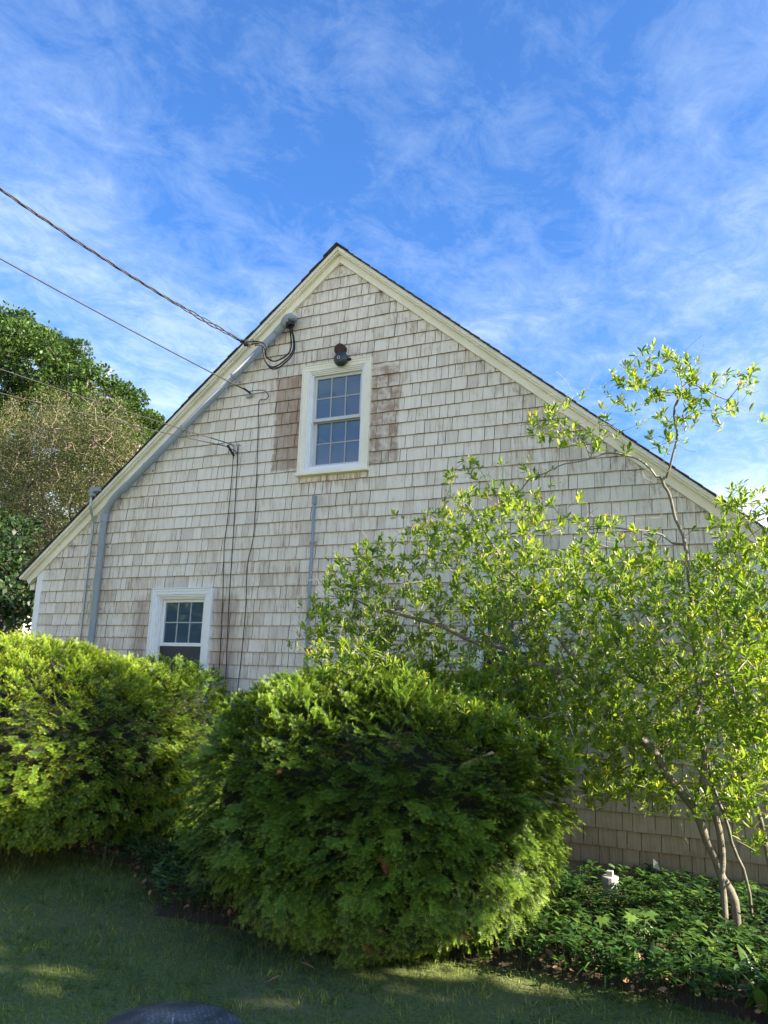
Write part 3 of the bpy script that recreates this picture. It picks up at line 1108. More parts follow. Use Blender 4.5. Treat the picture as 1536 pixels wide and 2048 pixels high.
# 1 twisted service drop
a1 = at(487, 684, -0.34)
line, f1 = cable_through(a1, (0, 378), -2.6, 1.9, 0.16)
drop = empty('service_drop', a1, 'thick twisted black service cable, highest of the overhead lines', 'cable')
dense = []
for i in range(len(line) - 1):
    for k in range(6):
        dense.append(line[i].lerp(line[i + 1], k / 6))
dense.append(line[-1])
tot = 0
ds = [0]
for i in range(1, len(dense)):
    tot += (dense[i] - dense[i - 1]).length
    ds.append(tot)
dd = (dense[-1] - dense[0]).normalized()
s_ = dd.cross(Vector((0, 0, 1))).normalized()
q_ = dd.cross(s_)
for j in range(3):
    pts = []
    for p, s in zip(dense, ds):
        rr = 0.0085 if s > 0.9 else 0.0085 + 0.010 * math.sin(math.pi * s / 0.9) ** 2
        an = s * 2 * math.pi / 0.45 + j * 2.094
        if s < 0.9:
            rr *= 1.0
        pts.append(p + s_ * math.cos(an) * rr + q_ * math.sin(an) * rr)
    mb = MB()
    mb.tube(pts, 0.0062 if j < 2 else 0.0045, 6)
    mb.build('conductor', M['rubber'] if j < 2 else M['alu_wire'], drop, smooth=True)
an_ = at(512, 690, -0.06)
mb = MB()
mb.tube(spline([dense[5 * 1], dense[2] + Vector((0.05, 0.03, 0.01)), at(505, 679, -0.2), an_], 5), 0.004, 6)
mb.build('messenger_wire', M['alu_wire'], drop, smooth=True)

# 2 single telephone cable with bracket and long drop
a2 = at(497, 783, -0.11)
line, f2 = cable_through(a2, (0, 517), -2.5, 2.0, 0.06)
tel = empty('telephone_cable', a2, 'single black overhead cable ending at a small bracket left of the upper window', 'cable')
mb = MB()
mb.tube(line, 0.0062, 7)
mb.build('overhead_line', M['rubber'], tel, smooth=True)
mb = MB()
mb.tube(spline([a2, at(512, 781, -0.10), at(528, 781, -0.09), at(537, 791, -0.07), at(531, 799, -0.05), at(520, 800, -0.035), at(517, 815, -0.03), at(516, 870, -0.03), at(513, 960, -0.03), at(507, 1070, -0.03), at(495, 1130, -0.03), at(491, 1220, -0.03), at(483, 1310, -0.03), at(475, 1385, -0.03), at(473, 1440, -0.03)], 8), 0.0042, 6)
mb.build('drop_line', M['rubber'], tel, smooth=True)
mb = MB()
c = at(500, 793, -0.03)
mb.box(c.x - 0.05, c.x + 0.03, -0.034, -0.022, c.z - 0.012, c.z + 0.012)
mb.box(c.x + 0.02, c.x + 0.036, -0.075, -0.0345, c.z - 0.016, c.z + 0.024)
mb.build('bracket', M['steel'], tel, bevel=0.002)
mb = MB()
mb.tube([a2 + Vector((-0.05, -0.02, 0.035)), a2 + Vector((0.02, 0.01, -0.02))], 0.011, 8)
mb.build('wedge_clamp', M['rubber'], tel)
# 3, 4 pair of lower cables
for i, (px0, end, dr, lab) in enumerate((((0, 738), (452, 885), [(467, 893), (467, 905), (463, 960), (455, 1040), (450, 1075), (448, 1100), (446, 1180), (441, 1290), (436, 1370), (434, 1440)], 'upper of the paired thin overhead cables meeting at the hook mid wall'),
                                         ((0, 786), (450, 892), [(473, 905), (474, 925), (476, 890), (474, 940), (470, 1010), (466, 1080), (460, 1170), (455, 1270), (451, 1370), (449, 1440)], 'lower of the paired thin overhead cables meeting at the hook mid wall'))):
    a3 = at(end[0], end[1], -0.12)
    line, f3 = cable_through(a3, px0, -2.3, 2.1, 0.05)
    cb = empty('overhead_cable', a3, lab, 'cable', 'pair of thin overhead cables')
    mb = MB()
    mb.tube(line, 0.0048, 6)
    mb.build('overhead_line', M['rubber'] if i else M['alu_wire'], cb, smooth=True)
    mb = MB()
    mb.tube(spline([a3] + [at(u, v, -0.06 if k < 2 else -0.03) for k, (u, v) in enumerate(dr)], 8), 0.0042, 6)
    mb.build('drop_line', M['rubber'], cb, smooth=True)
    if i == 0:
        hk = MB()
        for (u, v) in ((468, 890), (479, 890)):
            c = at(u, v, -0.03)
            hk.tube([c + Vector((0, 0.015, 0)), c + Vector((0, -0.05, 0.0)), c + Vector((0, -0.055, 0.02))], 0.0055, 6)
        hk.build('wall_hook', M['steel'], cb)
        sl = MB()
        sl.tube([at(455, 890, -0.10), at(468, 912, -0.05)], 0.012, 7)
        sl.build('splice', M['rubber'], cb)

# ------------------------------------------------------------------ yew bushes
def sprig_template(rg, twigs=4, needles=6, L=0.105):
    V, T, A = [], [], []

    def twig(o, d, nrm, ln, nn, a0):
        d = d / np.linalg.norm(d)
        s = np.cross(d, nrm)
        s /= np.linalg.norm(s)
        for i in range(nn):
            t = (i + 0.6) / nn
            p = o + d * ln * t + nrm * (-0.10 * ln * t * t)
            for sg in (-1, 1):
                nd = d * (0.55 + 0.5 * t) + s * sg + nrm * rg.uniform(0.05, 0.4)
                nd /= np.linalg.norm(nd)
                nl = 0.024 * rg.uniform(0.8, 1.15) * (1 - 0.35 * max(0, t - 0.6))
                w = d * 0.0037
                k = len(V)
                V.extend([p - w, p + w, p + nd * nl])
                T.append((k, k + 1, k + 2))
                aa = a0 + (1 - a0) * t
                A.extend([aa * 0.8, aa * 0.8, aa])
    z = np.array([0, 0, 1.0])
    twig(np.zeros(3), np.array([0, 1.0, 0]), z, L, needles + 2, 0.25)
    for i in range(twigs):
        t = 0.15 + 0.7 * (i + rg.uniform(0, .5)) / twigs
        sg = 1 if i % 2 else -1
        d = np.array([sg * rg.uniform(.5, .85), 1.0, rg.uniform(-.15, .35)])
        ln = L * rg.uniform(0.45, 0.7)
        twig(np.array([0, L * t, -0.1 * L * t * t]), d, z, ln, max(6, int(needles * ln / L * 1.3)), 0.3)
    return np.array(V), np.array(T), np.array(A)


SPR = [sprig_template(np.random.default_rng(50 + i)) for i in range(4)]


def yew(label, c, rad, h, n, seed, density_dir=None, sprig=1.0, pw=2.6, group='clipped yew bushes', core_cut=0.0, dead=(), zlow=0.12, fol='yew'):
    """c=(x,y) centre, rad=(rx,ry), h height"""
    rg = np.random.default_rng(seed)
    root = empty('yew_bush', (c[0], c[1], 0), label, 'bush', group)
    cz = h * 0.46
    C = np.array([c[0], c[1], cz])

    def radius(d):
        az = abs(d[:, 0] / rad[0]) ** pw + abs(d[:, 1] / rad[1]) ** pw + abs(d[:, 2] / np.where(d[:, 2] > 0, h - cz, cz * 1.02)) ** pw
        r = az ** (-1 / pw)
        nz = np.array([noise.noise(Vector((q[0] * 2.2 + seed, q[1] * 2.2, q[2] * 2.2))) * 0.11 + noise.noise(Vector((q[0] * 6 + seed, q[1] * 6, q[2] * 6))) * 0.055 for q in d])
        return r * (1 + nz)
    # rejection so that points are even over the surface
    d = rg.normal(size=(n * 5, 3))
    d /= np.linalg.norm(d, axis=1, keepdims=True)
    r = radius(d)
    P = C + d * r[:, None]
    g = np.stack([np.sign(d[:, i]) * abs(d[:, i] * r / (rad[i] if i < 2 else np.where(d[:, 2] > 0, h - cz, cz))) ** (pw - 1) / (rad[i] if i < 2 else (h - cz)) for i in range(3)], 1)
    nrm = g / np.linalg.norm(g, axis=1, keepdims=True)
    wgt = r ** 2 / np.maximum((nrm * d).sum(1), 0.25)
    view = np.array(CAM) - P
    view /= np.linalg.norm(view, axis=1, keepdims=True)
    facing = (view * nrm).sum(1)
    wgt = wgt * np.where(facing > -0.25, 1.0, 0.35)
    wgt = wgt * (P[:, 2] > zlow)
    gapn = np.array([noise.noise(Vector((p[0] * 11 + seed, p[1] * 11, p[2] * 20))) for p in P])
    wgt = wgt * np.where(gapn < -0.10, 0.10, 1.0)
    idx = rg.choice(len(P), size=n, replace=False, p=wgt / wgt.sum())
    P, nrm, d, r = P[idx], nrm[idx], d[idx], r[idx]
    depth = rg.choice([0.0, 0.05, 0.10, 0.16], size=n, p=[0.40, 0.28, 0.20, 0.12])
    # tufts stand out, hollows sink
    tuft = np.array([noise.noise(Vector((p[0] * 6.5, p[1] * 6.5, p[2] * 12 + seed))) for p in P])
    P = P - nrm * depth[:, None] + nrm * (tuft * 0.065 - 0.03)[:, None]
    lat = np.cross(nrm, np.array([0, 0, 1.0]))
    lat /= np.maximum(np.linalg.norm(lat, axis=1, keepdims=True), 1e-3)
    hh = P[:, 2] / h
    side = 1 - np.clip(nrm[:, 2], 0, 1)
    swing = rg.normal(size=n) * 0.6
    ax = nrm * 0.62 + lat * swing[:, None] + rg.normal(size=(n, 3)) * 0.15
    ax[:, 2] += -(0.15 + 0.75 * np.clip(0.75 - hh, 0, 1)) * side + 0.25 * (1 - side)
    upish = nrm * 0.9 + np.array([0, 0, 0.85]) + rg.normal(size=(n, 3)) * 0.22
    Fm = frames(ax, upish)
    rnd = np.clip(0.42 + tuft * 0.9 + rg.normal(size=n) * 0.18 - depth * 3.0, 0, 1)  # hollows and deeper sprigs darker: shade between tufts painted in
    scale = sprig * rg.uniform(0.62, 0.95, n)
    parts = []
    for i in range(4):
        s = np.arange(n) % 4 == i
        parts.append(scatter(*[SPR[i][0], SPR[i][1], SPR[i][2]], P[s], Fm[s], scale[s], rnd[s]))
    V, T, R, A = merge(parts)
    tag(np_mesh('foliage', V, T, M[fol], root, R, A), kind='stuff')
    # solid core, coloured near black to stand for the shade inside the bush
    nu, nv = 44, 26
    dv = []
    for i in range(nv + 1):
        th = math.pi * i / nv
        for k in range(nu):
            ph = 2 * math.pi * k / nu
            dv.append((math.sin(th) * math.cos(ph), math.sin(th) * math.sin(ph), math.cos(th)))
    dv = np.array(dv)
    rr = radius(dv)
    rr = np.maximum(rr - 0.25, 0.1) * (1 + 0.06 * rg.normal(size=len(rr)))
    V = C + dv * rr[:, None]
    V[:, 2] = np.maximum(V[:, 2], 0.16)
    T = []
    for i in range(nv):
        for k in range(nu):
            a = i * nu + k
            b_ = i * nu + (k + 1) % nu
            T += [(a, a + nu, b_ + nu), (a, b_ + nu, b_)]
    np_mesh('shade_core', V, np.array(T), M['yew_core'], root)
    st = MB()
    for k in range(7):
        a = rg.uniform(0, 6.28)
        e = Vector((c[0] + math.cos(a) * rad[0] * 0.5, c[1] + math.sin(a) * rad[1] * 0.5, h * 0.45))
        b0 = Vector((c[0] + math.cos(a) * 0.15, c[1] + math.sin(a) * 0.15, -0.02))
        st.tube(spline([b0, b0.lerp(e, 0.4) + Vector((0, 0, -0.08)), e], 4), [0.035 - 0.002 * i for i in range(9)], 7)
    st.build('stems', M['bark_dark'], root, smooth=True)
    for (u, v, sc_) in dead:
        # patch of dead rust coloured needles on the visible face
        ray = (at(u, v, 0) - CAM)
        ray.normalize()
        best, bt = 1e9, 4
        for t in np.linspace(3.0, 7.5, 240):
            p = np.array(CAM + ray * float(t))
            q = p - C
            L_ = np.linalg.norm(q)
            rr_ = radius((q / L_)[None])[0]
            if L_ < rr_ + 0.03:
                bt = t
                break
        p = CAM + ray * float(bt)
        nn = 1
        pos = np.array([p]) + rg.normal(size=(nn, 3)) * 0.025 * sc_
        ax2 = rg.normal(size=(nn, 3)) * 0.5 + np.array([0.5, -1.0, -0.2])
        V, T, R, A = merge([scatter(*SPR[1], pos, frames(ax2, np.array([[0, 0, 1.0]] * nn) + rg.normal(size=(nn, 3)) * 0.3), np.full(nn, 0.85 * sc_), np.full(nn, .5))])
        np_mesh('dead_sprig', V, T, M['dead_needle'], root, R, A)
    return root


yew('large dark rounded yew in the middle, rust sprigs near its foot', (-2.29, -1.70), (1.07, 1.00), 1.50, 9700, 3, dead=((772, 1770, 1.0), (930, 1852, 0.9), (722, 1882, 1.2), (780, 1870, 0.8), (560, 1538, 0.5)), zlow=0.03, pw=2.9)
yew('broad sunlit yew cut off by the left edge of the photo', (-6.00, -1.36), (1.52, 1.12), 1.68, 8700, 9, fol='yew_sunlit', zlow=0.22, dead=((85, 1402, 0.5), (340, 1430, 0.5)))
yew('dark shaded yew squeezed behind the sunlit one, below the lower left window', (-5.06, -0.60), (0.70, 0.45), 1.60, 2800, 14)

# ------------------------------------------------------------------ leafy small tree
def leaf_template(L=1.0, W=0.36, fold=0.12, curl=0.18, rows=((0.18, 0.26), (0.45, 0.50), (0.72, 0.46), (0.90, 0.24))):
    V = [(0, 0, 0)]
    for y, w in rows:
        zc = -curl * y * y
        V += [(-w * W, y, zc + fold * w * W), (0, y, zc), (w * W, y, zc + fold * w * W)]
    V.append((0, 1.0, -curl))
    T = [(0, 2, 1), (0, 3, 2)]
    m = len(rows)
    for k in range(m - 1):
        a = 1 + 3 * k
        T += [(a, a + 1, a + 4), (a, a + 4, a + 3), (a + 1, a + 2, a + 5), (a + 1, a + 5, a + 4)]
    T += [(3 * m - 2, 3 * m - 1, 3 * m + 1), (3 * m - 1, 3 * m, 3 * m + 1)]
    V = np.array(V) * L
    A = V[:, 1] / L
    return V, np.array(T), A


LEAF = leaf_template(1.0, 0.34, 0.6, 0.12)
LEAF_S = leaf_template(1.0, 0.34, 0.6, 0.12, rows=((0.34, 0.42), (0.76, 0.43)))


class Skeleton:
    def __init__(self):
        self.p = []
        self.par = []
        self.fix = []

    def chain(self, pts, parent=-1):
        last = parent
        n = len(pts)
        pts = [np.array(q, float) + (np.array([noise.noise(Vector(q) * 5 + Vector((i * 7, 0, 0))) for i in range(3)]) * 0.035 if 0 < k < n - 1 else 0) for k, q in enumerate(pts)]
        for q in pts:
            self.p.append(np.array(q, float))
            self.par.append(last)
            last = len(self.p) - 1
        return last

    def attach(self, q, rg, seg=0.09, maxd=9e9, wig=0.02, up=0.0):
        P = np.array(self.p)
        dv = P - q
        dist = np.linalg.norm(dv, axis=1)
        i = int(np.argmin(dist))
        if dist[i] > maxd or dist[i] < 0.03:
            return None
        a = P[i]
        n = max(1, int(dist[i] / seg))
        # leave in the direction of the parent, then bend to the target
        pr = self.par[i]
        dirp = (a - P[pr]) if pr >= 0 else np.array([0, 0, 1.0])
        dirp = dirp / max(1e-6, np.linalg.norm(dirp))
        ctrl = a + dirp * dist[i] * 0.35 + np.array([0, 0, -up * dist[i]])
        last = i
        for k in range(1, n + 1):
            t = k / n
            b_ = a * (1 - t) ** 2 + ctrl * 2 * t * (1 - t) + q * t * t
            if k < n:
                b_ = b_ + rg.normal(size=3) * wig
            self.p.append(b_)
            self.par.append(last)
            last = len(self.p) - 1
        return last

    def radii(self, r0=0.0022, e=2.3):
        n = len(self.p)
        acc = np.zeros(n)
        ch = [[] for _ in range(n)]
        for i, p in enumerate(self.par):
            if p >= 0:
                ch[p].append(i)
        for i in range(n - 1, -1, -1):
            acc[i] = max(acc[i], r0 ** e)
            if self.par[i] >= 0:
                acc[self.par[i]] += acc[i]
        return acc ** (1 / e), ch

    def mesh(self, rmin_thick, r0=0.0022, e=2.3, scale=1.0, rmax=1.0):
        """two builders: thick limbs and thin twigs"""
        rad, ch = self.radii(r0, e)
        rad = np.minimum(rad * scale, rmax)
        thick, thin = MB(), MB()
        done = set()
        n = len(self.p)
        starts = [i for i in range(n) if self.par[i] < 0]
        stack = [(s, -1) for s in starts]
        while stack:
            s, p = stack.pop()
            pts, rr = [], []
            if p >= 0:
                pts.append(self.p[p])
                rr.append(min(rad[p], rad[s] * 1.15))
            i = s
            while True:
                pts.append(self.p[i])
                rr.append(rad[i])
                c = ch[i]
                if not c:
                    break
                j = max(c, key=lambda q: rad[q])
                for o in c:
                    if o != j:
                        stack.append((o, i))
                # split thick/thin
                i = j
            if len(pts) < 2:
                continue
            if rr[0] > rmin_thick:
                cut = next((k for k, q in enumerate(rr) if q < rmin_thick), len(rr) - 1)
                cut = max(1, cut)
                thick.tube(pts[:cut + 1], rr[:cut + 1], 8, cap=False)
                if cut < len(pts) - 1:
                    thin.tube(pts[cut:], rr[cut:], 4, cap=False)
            else:
                thin.tube(pts, rr, 4 if rr[0] > 0.004 else 3, cap=False)
        return thick, thin, rad, ch


def px_chain(lst):
    return [np.array(at(u, v, y)) for u, v, y in lst]


def fine(pts, n=4):
    return [np.array(p) for p in spline([Vector(p) for p in pts], n)]


rg = np.random.default_rng(21)
tree = empty('leafy_tree', (-0.30, -0.92, 0), 'multi stemmed small tree with glossy yellow green leaves before the wall', 'tree')
sk = Skeleton()
YB = -0.95
b1 = Vector((-0.345, -0.93, -0.05))
# upright stem A, rising to the bare leader above the roof line
A = fine([b1, at(1444, 1750, -0.94), at(1434, 1655, -0.96), at(1412, 1570, -1.0), at(1398, 1480, -1.02), at(1392, 1380, -1.02), at(1388, 1280, -1.05), at(1382, 1190, -1.05), at(1366, 1095, -1.08), at(1350, 1040, -1.08), at(1338, 990, -1.1), at(1325, 962, -1.1)])
iA = sk.chain(A)
# leader fork
sk.chain(fine([A[-1], at(1340, 930, -1.12), at(1350, 880, -1.15), at(1352, 830, -1.18), at(1362, 770, -1.2), at(1352, 720, -1.2)])[1:], iA)
sk.chain(fine([A[-1], at(1300, 930, -1.15), at(1262, 912, -1.2), at(1200, 912, -1.25), at(1130, 930, -1.3), at(1080, 950, -1.3)])[1:], iA)
# stem B sweeping left
B = fine([Vector((-0.27, -0.86, -0.05)), at(1465, 1800, -0.90), at(1440, 1740, -0.93), at(1405, 1660, -0.98), at(1370, 1590, -1.05), at(1322, 1528, -1.15), at(1262, 1462, -1.25), at(1200, 1400, -1.35), at(1120, 1345, -1.45), at(1030, 1310, -1.5), at(930, 1270, -1.55), at(840, 1240, -1.55), at(760, 1220, -1.5)])
iB = sk.chain(B)
j = len(sk.p) - len(B) + 28
sk.chain(fine([sk.p[j], at(1130, 1290, -1.2), at(1050, 1180, -1.15), at(980, 1090, -1.1), at(940, 1010, -1.1)])[1:], j)
# stem C
Cc = fine([Vector((-0.16, -0.62, -0.05)), at(1492, 1760, -0.66), at(1462, 1660, -0.75), at(1420, 1560, -0.85), at(1400, 1470, -0.9), at(1330, 1330, -0.85), at(1250, 1200, -0.8), at(1190, 1110, -0.8)])
iC = sk.chain(Cc)
# stem D rising right, thick limb up to the right
Dd = fine([Vector((0.05, -0.75, -0.05)), at(1528, 1700, -0.85), at(1505, 1610, -0.95), at(1480, 1530, -1.0), at(1462, 1420, -1.1), at(1445, 1300, -1.2), at(1430, 1180, -1.25), at(1452, 1115, -1.25), at(1500, 1075, -1.25), at(1560, 1020, -1.3)])
iD = sk.chain(Dd)
# stem E outside right
Ee = fine([Vector((0.28, -1.0, -0.05)), at(1590, 1650, -1.1), at(1570, 1500, -1.2), at(1560, 1350, -1.3), at(1540, 1200, -1.4), at(1545, 1080, -1.45)])
iE = sk.chain(Ee)
sk.chain(fine([A[20], at(1300, 1250, -0.9), at(1230, 1130, -0.85), at(1240, 1050, -0.9)])[1:], 20)
sk.chain(fine([A[32], at(1280, 1062, -1.1), at(1180, 1050, -1.15), at(1120, 1030, -1.2)])[1:], 32)
sk.chain(fine([B[20], at(1330, 1440, -1.5), at(1380, 1380, -1.7), at(1440, 1350, -1.8)])[1:], len(A) + 0 if False else None or 20)

# leafy canopy targets: (pixel polygon, count, y range)
CAN = [
    ([(640, 1300), (590, 1275), (620, 1200), (670, 1120), (750, 1065), (790, 1060), (890, 1000), (940, 975), (1010, 960), (1060, 1010), (1090, 1080), (1100, 1200), (1100, 1450), (980, 1440), (860, 1420), (760, 1400), (700, 1340)], 1750, (-1.9, -0.75)),
    ([(1060, 1110), (1200, 1100), (1340, 1120), (1440, 1090), (1560, 1080), (1600, 1300), (1600, 1480), (1400, 1480), (1250, 1470), (1160, 1500), (1060, 1460)], 2500, (-1.95, -0.6)),
    ([(1160, 1470), (1300, 1440), (1600, 1420), (1620, 1640), (1480, 1600), (1400, 1590), (1300, 1590), (1180, 1600)], 620, (-1.6, -0.7)),
    ([(1060, 1000), (1130, 1040), (1240, 1030), (1340, 1090), (1340, 1140), (1060, 1130)], 110, (-1.6, -0.8)),
    ([(1400, 1040), (1470, 960), (1600, 930), (1620, 1090), (1440, 1110)], 130, (-1.7, -0.9)),
    ([(1210, 900), (1060, 880), (1060, 830), (1130, 800), (1230, 740), (1300, 690), (1400, 720), (1390, 860), (1330, 900)], 200, (-1.6, -0.95)),
    ([(1380, 830), (1400, 740), (1510, 740), (1500, 800), (1440, 850)], 46, (-1.5, -1.0)),
    ([(880, 960), (900, 920), (1060, 910), (1090, 960), (1180, 1000), (1060, 1030)], 40, (-1.5, -1.0)),
    ([(590, 1290), (650, 1340), (740, 1400), (850, 1450), (1000, 1480), (1090, 1500), (1160, 1540), (1160, 1480), (900, 1380), (700, 1270)], 460, (-2.3, -1.5)),
    ([(1560, 1000), (1800, 900), (2100, 900), (2100, 1450), (1800, 1560), (1560, 1560)], 380, (-2.7, -1.6)),
    ([(1430, 1590), (1540, 1570), (1620, 1640), (1600, 1740), (1500, 1720), (1450, 1660)], 90, (-1.5, -0.9)),
    ([(1160, 1560), (1300, 1570), (1420, 1560), (1420, 1640), (1300, 1620), (1180, 1620)], 70, (-1.5, -0.9)),
]
targets = []
for poly, n, (ya, yb) in CAN:
    us, vs_ = [p[0] for p in poly], [p[1] for p in poly]
    c = 0
    while c < n:
        u, v = rg.uniform(min(us), max(us)), rg.uniform(min(vs_), max(vs_))
        if inside(u, v, poly):
            # uneven: skip where a slow noise is low
            y = rg.uniform(ya, yb)
            P = at(u, v, y)
            if noise.noise(P * 2.6) < -0.12 and rg.random() < 0.8:
                if rg.random() < 0.6:
                    c += 1
                continue
            targets.append(np.array(P))
            c += 1
targets = [t for t in targets if t[1] < -0.28]
# attach nearest first so that twigs branch from limbs outward
Pk = np.array(sk.p)
dmin = np.array([np.min(np.linalg.norm(Pk - t, axis=1)) for t in targets])
order_t = np.argsort(dmin + rg.uniform(0, 0.15, len(dmin)))
tips = []
for k in order_t:
    e = sk.attach(targets[k], rg, seg=0.07, wig=0.012)
    if e is not None:
        tips.append(e)
# extra hand placed outer sprays seen against wall and sky
for u, v, y in [(1080, 850, -1.3), (1062, 830, -1.3), (940, 920, -1.2), (962, 935, -1.2), (1306, 690, -1.2), (1335, 705, -1.2), (1508, 735, -1.3), (1490, 760, -1.3), (1530, 838, -1.3), (1440, 850, -1.3), (1425, 770, -1.2), (788, 1025, -1.2), (655, 1115, -1.4), (600, 1205, -1.5), (578, 1285, -1.6), (1395, 825, -1.2), (1372, 880, -1.15), (1225, 745, -1.2), (1250, 730, -1.2), (1140, 800, -1.2), (1480, 965, -1.4), (1520, 980, -1.4), (1150, 1595, -1.7), (1190, 1600, -1.6)]:
    e = sk.attach(np.array(at(u, v, y)), rg, seg=0.06, wig=0.010)
    if e is not None:
        tips.append(e)
nleafy = len(sk.p)
# bare twigs
bare = 0
for _ in range(1800):
    i = int(rg.integers(len(A) // 2, nleafy))
    q = sk.p[i] + rand_dirs(1)[0] * rg.uniform(0.06, 0.26)
    if q[1] < -0.3:
        sk.attach(q, rg, seg=0.05, wig=0.012)
thick, thin, rad, chd = sk.mesh(0.0075, r0=0.0012, e=2.35, rmax=0.028)
thick.build('trunk', M['bark'], tree, smooth=True)
tag(thin.build('twigs', M['twig'], tree, smooth=True), kind='stuff')

# leaves
pos, axs, ups, scs, rnds = [], [], [], [], []
for e in tips:
    p = sk.p[e]
    pr = sk.par[e]
    d = p - sk.p[pr]
    d = d / max(1e-6, np.linalg.norm(d))
    d = d * 0.5 + np.array([0, 0, 0.8]) + rg.normal(size=3) * 0.15
    d /= np.linalg.norm(d)
    young = rg.random()
    m = rg.integers(5, 9)
    size = rg.uniform(0.036, 0.068)
    ph = rg.uniform(0, 6.28)
    s = np.cross(d, [0.3, 0.2, 1.0]); s /= np.linalg.norm(s)
    q = np.cross(d, s)
    for k in range(m):
        an = ph + k * 2.4
        spread = 0.2 + 0.62 * (k / m)
        a = d * (1.25 - spread) + (s * math.cos(an) + q * math.sin(an)) * spread + rg.normal(size=3) * 0.08
        pos.append(p - d * 0.008 * k)
        axs.append(a)
        ups.append(d + rg.normal(size=3) * 0.25)
        scs.append(size * rg.uniform(0.75, 1.2) * (0.75 + 0.4 * k / m))
        rnds.append(np.clip(0.35 + 0.45 * (1 - k / m) * young + rg.normal() * 0.14 + (0.25 if (p[2] > 2.6 and rg.random() < 0.3) else 0), 0, 1))
    # alternate leaves down the twig
    i = pr
    side = 1
    for _ in range(3):
        if i < 0 or rad[i] > 0.006:
            break
        if rg.random() < 0.75:
            pp = sk.p[i]
            dd_ = (sk.p[i] - sk.p[sk.par[i]]) if sk.par[i] >= 0 else d
            dd_ = dd_ / max(1e-6, np.linalg.norm(dd_))
            r_ = rand_dirs(1)[0]
            pos.append(pp)
            axs.append(dd_ * 0.6 + r_ * 0.8 + np.array([0, 0, 0.25]))
            ups.append(np.array([0, 0, 1.0]) + rg.normal(size=3) * 0.4)
            scs.append(size * rg.uniform(0.7, 1.15))
            rnds.append(np.clip(0.25 + rg.normal() * 0.15, 0, 1))
        i = sk.par[i]
pos, axs, ups, scs, rnds = map(np.array, (pos, axs, ups, scs, rnds))
Fm = frames(axs, ups)
u_, v_, z_ = project(pos)
vis = (u_ > 5) & (u_ < 1530) & (v_ > 5) & (v_ < 2040)
# nearest and outermost leaves show largest
key = scs / z_ * (0.4 + 0.6 * np.abs(Fm[:, 2] @ np.array(fwd))) * vis * (1 + 0.5 * (pos[:, 1] < -1.4))
ordl = np.argsort(-key)
bigl = ordl[:300]
rest = ordl[300:]
V, T, R, Aa = scatter(*LEAF_S, pos[rest], Fm[rest], scs[rest], rnds[rest])
tag(np_mesh('foliage', V, T, M['leaf'], tree, R, Aa), kind='stuff')
for i in bigl:
    V, T, R, Aa = scatter(*LEAF, pos[i:i + 1], Fm[i:i + 1], scs[i:i + 1], rnds[i:i + 1])
    np_mesh('leaf', V, T, M['leaf'], tree, R, Aa)
print('tree leaves', len(pos), 'targets', len(tips))

# ------------------------------------------------------------------ background trees behind the left eave
def clump_tree(name, label, cat, base, trunk_pts, clumps, leaf, n_per, mat_leaf, mat_bark, seed, squash=0.8, group=None, r0=0.006, shell=0.55):
    rg = np.random.default_rng(seed)
    root = empty(name, base, label, cat, group)
    s = Skeleton()
    s.chain(fine([Vector(p) for p in trunk_pts], 4))
    P, Aq, U, S, R = [], [], [], [], []
    sub = []
    for (cx, cy, cz, cr) in clumps:
        sub.append((cx, cy, cz, cr * 0.62))
        for _ in range(7):
            dd = rand_dirs(1)[0]
            q = cr * rg.uniform(0.28, 0.42)
            sub.append((cx + dd[0] * (cr - q * .6), cy + dd[1] * (cr - q * .6), cz + dd[2] * (cr - q * .6) * squash, q))
    for (cx, cy, cz, cr) in sub:
        s.attach(np.array([cx, cy, cz]), rg, seg=0.5, wig=0.05)
        for _ in range(2):
            s.attach(np.array([cx, cy, cz]) + rand_dirs(1)[0] * cr * 0.8, rg, seg=0.35, wig=0.04)
        n = int(n_per * cr * cr)
        d = rg.normal(size=(n, 3))
        d /= np.linalg.norm(d, axis=1, keepdims=True)
        rr = cr * (shell + (1 - shell) * rg.random(n) ** 0.6)
        nz = np.array([noise.noise(Vector((q[0] * 2.5 + cx, q[1] * 2.5 + cy, q[2] * 2.5))) for q in d])
        rr = rr * (1 + nz * 0.55)
        p = np.array([cx, cy, cz]) + d * rr[:, None] * np.array([1, 1, squash])
        P.append(p)
        Aq.append(d + rg.normal(size=(n, 3)) * 0.7 + np.array([0, 0, 0.1]))
        U.append(np.array([0, 0, 1.0]) + rg.normal(size=(n, 3)) * 0.5)
        S.append(leaf * rg.uniform(0.7, 1.3, n))
        R.append(np.clip(0.4 + nz * 0.6 + rg.normal(size=n) * 0.2 + rg.normal() * 0.1, 0, 1))
    P, Aq, U, S, R = map(np.concatenate, (P, Aq, U, S, R))
    LT = (np.array([(0, 0, 0), (-.3, .5, .08), (.3, .5, .08), (0, 1, -.05)]), np.array([(0, 2, 1), (1, 2, 3)]), np.array([0, .5, .5, 1.0]))
    V, T, Rr, Al = scatter(*LT, P, frames(Aq, U), S, R)
    tag(np_mesh('foliage', V, T, mat_leaf, root, Rr, Al), kind='stuff')
    thick, thin, _, _ = s.mesh(0.03, r0=r0, e=2.2)
    thick.build('trunk', mat_bark, root, smooth=True)
    if thin.v:
        tag(thin.build('branches', mat_bark, root, smooth=True), kind='stuff')
    return root


def outline_clumps(pxs, y, r, jit, seed, depth=1.5):
    rg = np.random.default_rng(seed)
    out = []
    for (u, v, rr) in pxs:
        for k in range(1):
            yy = y + rg.uniform(-depth, depth)
            p = at(u, v, yy)
            out.append((p.x, p.y, p.z, rr))
    return out


